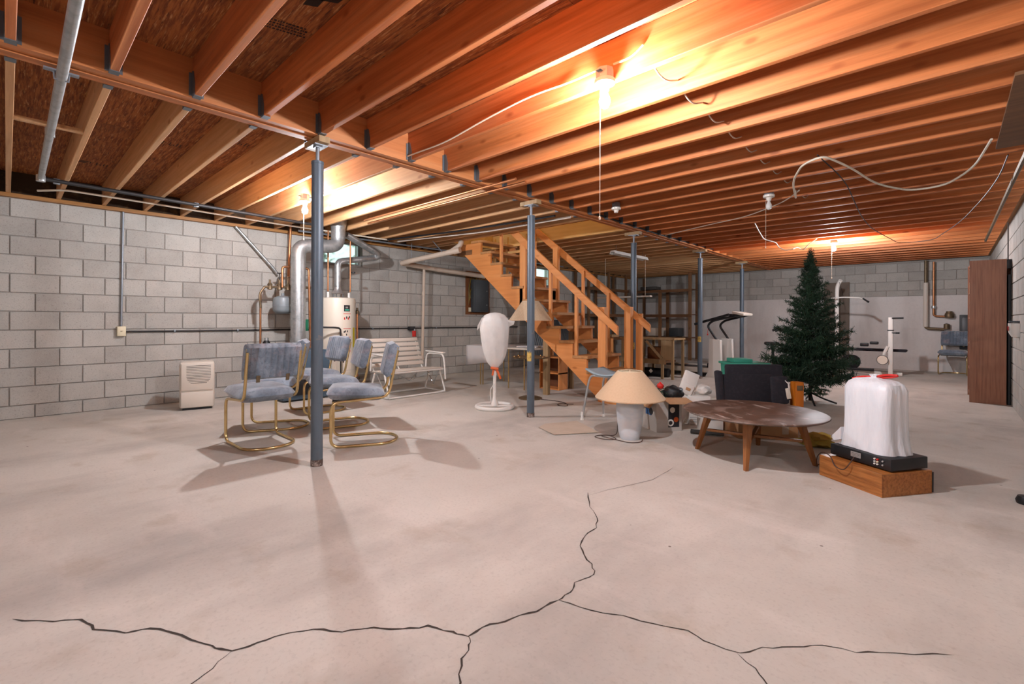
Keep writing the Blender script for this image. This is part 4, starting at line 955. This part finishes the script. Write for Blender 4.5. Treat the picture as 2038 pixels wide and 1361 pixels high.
wr = thing('wall_dispenser', 'white rounded wall box with pink mark on the side wall', 'wall box', (.575, 8.06, 1.02)); B().lathe([(0, -.11), (.05, -.10), (.075, -.05), (.08, .06), (.0, .07)], n=20).obj('shell', m_white, wr); B().box((-.078, -.01, .0), (.006, .04, .05), bev=.002).obj('pink_mark', m_red, wr); B().box((0, 0, .08), (.14, .14, .02), bev=.004).obj('dark_lid', m_elec, wr)
dk = thing('rubber_stopper', 'small black rubber stopper lying on the floor by the side wall', 'door stopper', (.34, 4.2, 0)); B().lathe([(0, 0), (.045, 0), (.05, .02), (.04, .045), (0, .05)], n=16).obj('body', m_black, dk)
wbd2 = thing('hanging_board', 'dusty grey board fixed under the joists near the side wall', 'board', (.38, 4.5, ZJ - .011)); B().box((0, 0, 0), (.25, 1.5, .02)).obj('board', m_oldwood, wbd2, smooth=False)

# ================================================================== GYM MACHINE
gm = thing('home_gym', 'white home gym with lat tower, bench and black pads near the far wall', 'exercise machine', (-1.35, 12.4, 0))
def G(b, n, m_): return b.obj(n, m_, gm)
G(B().tube([(-.5, .2, .04), (-.5, .2, 1.75), (-.49, .18, 1.88), (-.42, .1, 2.0)], .04, 12, fillet=.1), 'tower', m_white)
G(B().tube([(-.44, .08, 1.96), (-.36, .02, 1.65)], .004, 6), 'cable', m_black)
G(B().tube([(-.62, .02, 1.60), (-.36, .02, 1.62), (-.05, .02, 1.60), (.06, .02, 1.52)], .014, 8, fillet=.05), 'lat_bar', m_white)
G(B().cyl((-.02, .02, 1.585), (.09, .02, 1.50), .018, n=8), 'grip', m_black)
G(B().box((0, -.2, .04), (1.3, .07, .06), bev=.006), 'base_beam', m_white); G(B().box((-.5, .0, .04), (.07, .75, .06), bev=.006), 'base_foot', m_white)
G(B().box((.48, -.42, .60), (.075, .075, 1.16), bev=.008), 'front_post', m_white)
G(B().cyl((.5, -.45, 1.16), (.68, -.45, 1.165), .016, n=8), 'grip', m_black)
G(B().box((.48, -.42, .92), (.10, .10, .02), bev=.004), 'collar', m_black)
G(B().tube([(.5, -.45, .87), (.58, -.45, .87)], .012, 8).lathe([(0, 0), (.03, 0), (.03, .03), (0, .03)], c=(.59, -.45, .855), n=10), 'knob', m_black)
G(B().box((.06, -.42, .62), (.14, .08, .07), bev=.015), 'curl_pad', m_black); G(B().box((.22, -.42, .66), (.14, .08, .06), bev=.015), 'curl_pad', m_black)
G(B().box((.14, -.05, .505), (1.15, .26, .05), bev=.02), 'bench_pad', m_foam)
G(B().tube([(.44, -.46, .6), (.38, -.47, .45), (.38, -.47, .32)], .03, 8, fillet=.06), 'arm_lever', m_white)
o = G(B().lathe([(0, 0), (.085, 0), (.085, .03), (0, .03)], n=24), 'pulley_disc', m_label); o.location = (.36, -.5, .33); o.rotation_euler = (R(90), 0, 0)
o = G(B().tube([Vector((.085*math.cos(2*math.pi*i/24), .085*math.sin(2*math.pi*i/24), .015)) for i in range(24)], .009, 6, closed=True), 'pulley_rim', m_black); o.location = (.36, -.5, .33); o.rotation_euler = (R(90), 0, 0)
for i in range(2):
    o = G(B().lathe([(.02, 0), (.14, 0), (.15, .01), (.15, .03), (.14, .04), (.02, .04)], n=24), 'weight_plate', m_black); o.location = (-.18 - .06*i, -.15, .24); o.rotation_euler = (R(90), 0, R(30))
G(B().box((-.1, -.25, .10), (.6, .10, .05), bev=.01), 'black_rail', m_black)
bbd = thing('brown_board', 'tall brown board leaning on the white painted far wall', 'board', (-2.04, 13.80, 0)); B().box((0, 0, 1.02), (.52, .02, 2.04), rx=R(-2)).obj('board', m_brownboard, bbd, smooth=False)
# exercise bike behind the tree
eb = thing('exercise_bike', 'black exercise bike partly hidden behind the Christmas tree', 'exercise bike', (-2.15, 9.6, 0), R(20))
B().box((0, 0, .04), (.9, .08, .06), bev=.01).obj('base', m_black, eb); B().tube([(.25, 0, .06), (.12, 0, .75), (.08, 0, .86)], .022, 8).obj('handle_post', m_black, eb); B().tube([(-.22, -.2, .92), (-.1, -.2, .97), (.06, -.05, .88), (.06, .05, .88), (-.1, .2, .97), (-.22, .2, .92)], .022, 8, fillet=.06).obj('handlebar', m_black, eb); B().tube([(-.2, 0, .06), (-.24, 0, .66)], .022, 8).obj('seat_post', m_black, eb); B().box((-.25, 0, .69), (.24, .18, .06), bev=.025).obj('saddle', m_black, eb)
# water meter pipes on the far wall
wm = thing('water_meter', 'brass water meter and pipes on the far wall beside the bookcase', 'water meter', (-.30, 13.8, 0))
B().tube([(-.1, 0, 2.44), (-.1, 0, .95), (.20, 0, .93)], .03, 10, fillet=.05).obj('riser', m_bronze, wm)
B().tube([(-.1, 0, 1.95), (-.1, 0, .98)], .045, 10).obj('insulation', m_offwhite, wm)
B().tube([(.03, 0, 2.40), (.03, 0, 1.22), (.30, 0, 1.20)], .022, 10, fillet=.05).obj('down_pipe', m_copper, wm)
B().lathe([(0, 0), (.035, .0), (.04, .03), (.035, .06), (0, .06)], n=12).obj('valve', m_alu, wm, loc=(.03, 0, 1.38))
B().lathe([(0, -.05), (.07, -.04), (.08, 0), (.07, .05), (.05, .08), (.05, .1), (0, .1)], n=18).obj('meter_body', m_bronze, wm, loc=(.28, 0, 1.22)); B().lathe([(0, -.04), (.05, -.04), (.05, .06), (0, .08)], n=16).obj('pressure_valve', m_bronze, wm, loc=(.24, 0, .98))
bx2 = thing('black_wall_unit', 'black cabinet hung on the far wall beside the bookcase', 'wall cabinet', (.20, 13.76, .52)); B().box((.06, 0, .36), (.24, .22, .72), bev=.008).obj('case', m_black, bx2); B().box((.07, -.112, .36), (.18, .006, .6), bev=.002).obj('door', m_vcr, bx2)

# ================================================================== TREADMILL
tm = thing('treadmill', 'white and black treadmill with curved handrails beside a steel post', 'treadmill', (-3.9, 9.72, 0))
B().box((-.1, 0, .12), (1.5, .62, .08), bev=.015).obj('deck', m_black, tm); B().box((-.1, 0, .162), (1.45, .44, .006)).obj('belt', m_vcr, tm, smooth=False)
for y in (-.33, .33):
    B().box((-.1, y, .13), (1.5, .06, .10), bev=.012).obj('side_rail', m_offwhite, tm)
    B().prism([(.38, 0), (.66, 0), (.68, .10), (.66, .73), (.46, .75), (.44, .12)], y - .05, y + .05, 'y').obj('upright', m_white, tm)
    B().tube([(.60, y, .70), (.40, y, 1.0), (.50, y, 1.10), (1.02, y*.6, 1.22)], .022, 8, fillet=.12).obj('handrail', m_black, tm)
B().tube([(.15, -.33, 1.03), (.80, -.3, 1.22)], .024, 8).obj('grip_bar', m_black, tm)
B().box((.95, 0, 1.24), (.22, .56, .05), ry=R(12), bev=.015).obj('console', m_offwhite, tm); B().box((.84, 0, 1.20), (.16, .5, .04), ry=R(12), bev=.012).obj('console_tray', m_black, tm)
B().box((.52, 0, .16), (.30, .56, .22), bev=.03).obj('motor_hood', m_vcr, tm)
B().tube([(.42, -.33, .98), (.42, -.36, .84)], .004, 6).box((.42, -.36, .83), (.02, .02, .03)).obj('safety_key', m_red, tm)

# ================================================================== WORKBENCH AND SHELVING
wk = thing('workbench', 'rough wooden workbench with diagonal brace behind the stairs', 'workbench', (-4.32, 8.68, 0))
for i in range(4): B().bb(-.56, .58, -.26 + .13*i, -.135 + .13*i, .735, .77, bev=.003).obj('top_plank', m_palewood, wk, smooth=False)
for x in (-.5, -.06, .34, .54):
    for y in (-.23, .22): B().bb(x - .022, x + .022, y - .02, y + .02, 0, .735).obj('leg', m_palewood, wk, smooth=False)
B().bb(-.55, .4, -.25, .22, .30, .33).obj('lower_shelf', m_oldwood, wk, smooth=False); B().bb(-.56, .42, -.275, -.252, .28, .37).obj('shelf_rail', m_palewood, wk, smooth=False)
B().bb(.32, .56, -.255, -.235, .36, .73).obj('end_panel', m_palewood, wk, smooth=False)
B().prism([(.0, .70), (.05, .72), (.36, .40), (.33, .36)], -.275, -.255, 'y').obj('brace', m_palewood, wk, smooth=False)
for i, (x, c_, lb) in enumerate(((-.38, m_label, 'pale upright carton on the workbench shelf'), (.12, m_panelboard, 'brown box on the workbench shelf under the brace'))):
    o = B().box((0, 0, .13), (.14 if i == 0 else .26, .3, .26), bev=.006).obj('shelf_box', c_); o.location = (-4.32 + x, 8.68, .33); tag(o, lb, 'box')
bag_ = thing('dark_roll', 'long black rolled mat on the floor under the workbench', 'mat', (-4.35, 8.72, .085)); B().cyl((-.5, 0, 0), (.35, .05, 0), .085, n=16).obj('roll', m_black, bag_); B().box((.05, -.10, .03), (.06, .004, .06), ry=R(45)).obj('tag', m_label, bag_, smooth=False)
def shelf_unit(label, loc, rz, Wd, D, ups, zs, hts):
    t = thing('shelving_unit', label, 'shelving', loc, rz)
    for u, hgt in zip(ups, hts):
        for y in (0, D): B().box((u, y, hgt/2), (.085, .04, hgt)).obj('upright', m_oldwoodv, t, smooth=False)
    for z in zs:
        for i in range(3): B().box((Wd/2, D/6 + i*D/3, z), (Wd, D/3 - .008, .022)).obj('shelf_board', m_oldwood, t, smooth=False)
        B().box((Wd/2, -.03, z - .03), (Wd, .02, .08)).obj('shelf_rail', m_oldwood, t, smooth=False)
    return t
shelf_unit('open shelving of old dark lumber along the far wall', (-7.0, 12.95, 0), 0, 1.75, .5, (.06, .82, 1.70), (.62, 1.27, 1.98), (2.4, 1.98, 2.44))
shelf_unit('open shelving of old dark lumber along the long block wall', (-6.98, 10.4, 0), R(90), 2.1, .42, (.06, 1.05, 2.0), (.62, 1.27, 1.98), (2.44, 2.44, 2.44))
for i, (x, y, z, sx, mt, lb) in enumerate(((-6.6, 13.2, 2.0, .5, m_wire, 'dark flat bundle on the top board of the far shelving'), (-6.4, 13.2, .645, .4, m_label, 'pale box on the lowest board of the far shelving'), (-5.8, 13.2, .645, .3, m_elec, 'dark box on the lowest board of the far shelving'))):
    o = B().box((0, 0, .06 if i == 0 else .12), (sx, .35, .10 if i == 0 else .24), bev=.015).obj('stored_box', mt); o.location = (x, y, z - (-.004 if i else -.0)); tag(o, lb, 'box')
for i in range(4):
    cs_ = thing('metal_sheet', ['grey corrugated sheet leaning on the block wall, first behind the stairs', 'grey corrugated sheet leaning on the block wall, second behind the stairs', 'grey corrugated sheet leaning on the block wall, third behind the stairs', 'grey corrugated sheet leaning on the block wall, last before the shelving'][i], 'metal sheet', (-6.98, 8.55 + .42*i, 0))
    b = B(); n = 22
    b.rings([[Vector((-.008*math.cos(k*math.pi/2*1.0) + dz, -.19 + .38*k/n, z)) for k in range(n + 1)] for z, dz in ((.0, 0.06), (1.35 - .12*i, -.34))], closed_u=False, cap=False)
    o = b.obj('sheet', m_sheet, cs_); md = o.modifiers.new('t', 'SOLIDIFY'); md.thickness = .004
sn = thing('wooden_stand', 'small wooden stand with flat top behind the stair foot', 'stand', (-4.98, 8.15, 0)); B().box((0, 0, .80), (.34, .26, .05), bev=.003).obj('top', m_palewood, sn, smooth=False); B().box((.05, 0, .39), (.09, .09, .78)).obj('post', m_stairv, sn, smooth=False); B().box((.02, 0, .02), (.36, .26, .035)).obj('foot', m_oldwood, sn, smooth=False)

# ================================================================== HANGING LIGHTS AND CABLES
fl1 = thing('shop_light', 'white fluorescent shop light hung under the joists behind the stairs', 'light fixture', (-4.42, 8.0, 2.29))
B().prism([(-.07, 0), (-.04, .06), (.04, .06), (.07, 0), (.05, 0), (.03, .035), (-.03, .035), (-.05, 0)], -.62, .62, 'y').obj('reflector', m_white, fl1, smooth=False)
for x in (-.03, .03): B().cyl((x, -.59, .012), (x, .59, .012), .012, n=10).obj('tube', m_bulb_off, fl1)
for y in (-.5, .5): B().cyl((0, y, .06), (0, y, ZJ - 2.29), .003, n=5).obj('chain', m_wire, fl1)
fl2 = thing('shop_light', 'thin white light strip hung low on long wires over the workbench', 'light fixture', (-5.12, 9.0, 1.58))
B().box((0, 0, .02), (1.26, .10, .03), bev=.004).obj('body', m_offwhite, fl2)
for x in (-.45, .5): B().cyl((x, 0, .03), (x, 0, ZJ - 1.58), .003, n=5).obj('wire', m_whitecord, fl2)

def cable(name, label, pts, r, mat, fillet=.1, cat='cable'):
    o = Vector(pts[0]); t = thing(name, label, cat, o); B().tube([Vector(p) - o for p in pts], r, 6, fillet=fillet).obj('cable', mat, t); return t
zk = ZJ - .012
cable('stapled_cable', 'white cable stapled along the joist to the lit bulb with the long cord', [(-3.40, JY0 + JS*6 - .03, 2.50), (-2.9, JY0 + JS*6 - .027, 2.49), (-2.4, JY0 + JS*6 - .027, 2.545), (-2.0, JY0 + JS*6 - .027, 2.57), (-1.7, JY0 + JS*6 - .027, 2.55), (-1.49, JY0 + JS*6 - .06, 2.535)], .006, m_whitecord, .15)
cable('fixture_cable', 'short white cable leaving the lit bulb box through the joist', [(-1.38, JY0 + JS*6 - .06, 2.53), (-1.28, JY0 + JS*6 - .04, 2.54), (-1.22, JY0 + JS*6 - .026, 2.59)], .006, m_whitecord, .05)
pts = []
for k in range(6, 16):
    y = JY0 + JS*k; pts += [(-1.21, y + .03, zk + .06), (-1.20, y + .20, zk + .002), (-1.20, y + .37, zk + .06)]
cd2 = thing('joist_cable', 'tan cable threaded through the joists in a straight line', 'cable', pts[0])
for k in range(6, 16):
    y = JY0 + JS*k; o = Vector(pts[0]); B().tube([Vector(q) - o for q in ((-1.21, y + .02, zk + .10), (-1.205, y + .12, zk + .035), (-1.20, y + .22, zk + .03), (-1.20, y + JS - .02, zk + .09))], .005, 6, fillet=.05).obj('cable_span', m_pvc, cd2)
cable('white_cable', 'thick white cable sagging in a wide loop from the joists to the side wall', [(-1.19, 5.62, ZJ - .005), (-1.17, 5.55, 2.36), (-1.08, 4.98, 2.40), (-.92, 4.58, 2.42), (-.76, 4.50, 2.44), (-.62, 4.86, 2.40), (-.50, 5.42, 2.35), (-.28, 5.85, 2.34), (-.04, 5.88, 2.35), (.14, 5.5, 2.38), (.22, 4.98, ZJ - .009)], .009, m_whitecord, .25)
cable('black_cable', 'thin black cable drooping from the white loop to the side wall', [(-.80, 4.52, ZJ - .003), (-.72, 5.3, 2.41), (-.79, 7.0, 2.36), (-.80, 8.2, 2.38), (-.62, 10.0, 2.38), (-.2, 9.8, 2.36), (.1, 8.3, 2.38), (.26, 6.9, 2.40), (.33, 6.2, 2.44), (.34, 5.55, ZJ - .006)], .005, m_black, .5)
cable('cable_tangle', 'pale cable ends hanging in a tangle under the joists before the far bulb', [(-1.99, 7.077, ZJ - .009), (-2.02, 7.35, 2.40), (-2.08, 7.85, 2.34), (-2.0, 8.2, 2.33), (-2.06, 8.6, 2.31), (-2.0, 8.75, 2.26), (-1.9, 8.8, 2.28), (-1.86, 8.95, 2.33), (-1.8, 9.05, 2.27), (-1.72, 9.0, 2.36), (-1.6, 9.04, ZJ - .009)], .008, m_whitecord, .12)
cable('grey_cable', 'grey cable running under the joists from the beam to the tangle', [(-3.30, 7.1, ZJ - .012), (-2.5, 6.7, ZJ - .02), (-1.9, 6.4, 2.42), (-1.35, 5.9, 2.43), (-1.15, 5.6, ZJ - .008)], .006, m_pvc, .3)
cable('wall_pipe', 'rusty pipe with couplings slung under the joists along the side wall', [(.44, 4.6, ZJ - .03), (.43, 6.8, ZJ - .03), (.42, 11.0, ZJ - .03)], .018, m_bronze, .1, 'pipe')
cable('beam_cable', 'black cable bundle running along the side of the beam', [(BX1 + .014, 5.2, ZJ + .03), (BX1 + .014, 7.0, ZJ + .012), (BX1 + .014, 9.4, ZJ + .03)], .012, m_black, .2)
cable('pipe_run', 'dark cable bundle under the joists before the stair opening', [(-6.9, 4.35, ZJ - .02), (-5.6, 4.62, ZJ - .02), (-4.6, 4.74, ZJ - .02), (-3.72, 4.80, ZJ - .02)], .014, m_black, .3)
cable('grey_pipe_run', 'grey conduit under the joists before the stair opening', [(-6.9, 4.55, ZJ - .02), (-5.2, 4.95, ZJ - .02), (-3.62, 5.0, ZJ - .02)], .015, m_offwhite, .3, 'conduit')
cable('steel_pipe_run', 'steel pipe along the top of the block wall behind the water heater', [(-7.2, 3.0, ZJ - .02), (-7.15, 5.0, ZJ - .02), (-7.1, 9.5, ZJ - .02)], .016, m_zincbox, .3, 'pipe')

# ================================================================== INK STAMPS ON THE DECK (flat print, too worn to read)
m_ink = M('stamp_ink', '2a1a10', .9)
def stamp(x, y, rz, kind):
    b = B(); z = 0
    def q(x0, x1, y0, y1, sk=0): v = [b.bm.verts.new(p) for p in ((x0, y0, 0), (x1, y0, 0), (x1 + sk, y1, 0), (x0 + sk, y1, 0))]; b.bm.faces.new(v[::-1])
    if kind == 'logo':
        q(-.12, -.05, .03, .06, .02); q(-.13, -.06, -.02, .015, .02); q(-.03, -.022, -.03, .06); q(-.022, .0, .035, .045); q(.02, .028, -.03, .07); q(.028, .05, -.03, -.02); q(.028, .05, .01, .02); q(.05, .058, -.02, .012); q(.075, .083, -.03, .07); q(.095, .12, -.03, -.022); q(.1, .108, -.02, .05)
    elif kind == 'lines':
        rr_ = random.Random(4)
        for i in range(4):
            x_ = -.14
            while x_ < .14: w_ = rr_.uniform(.006, .014); q(x_, x_ + w_, -.05 + .028*i, -.034 + .028*i, .003); x_ += w_ + rr_.uniform(.004, .008)
    else:
        q(-.15, .15, -.02, .02, .03); q(-.02, .05, -.08, .10, .10)
    o = b.obj('ink_stamp', m_ink, ceil, smooth=False, kind='stuff'); o.location = (x, y, ZD - .0008); o.rotation_euler = (0, 0, rz); o.scale = (1, -1, 1)
for a in ((-5.23, .99, R(90), 'logo'), (-6.47, .61, R(90), 'logo'), (-2.68, 1.0, R(75), 'lines'), (-2.33, 1.0, R(60), 'cross'), (-4.15, .62, R(90), 'lines'), (-4.75, 1.41, R(90), 'logo')): stamp(*a)
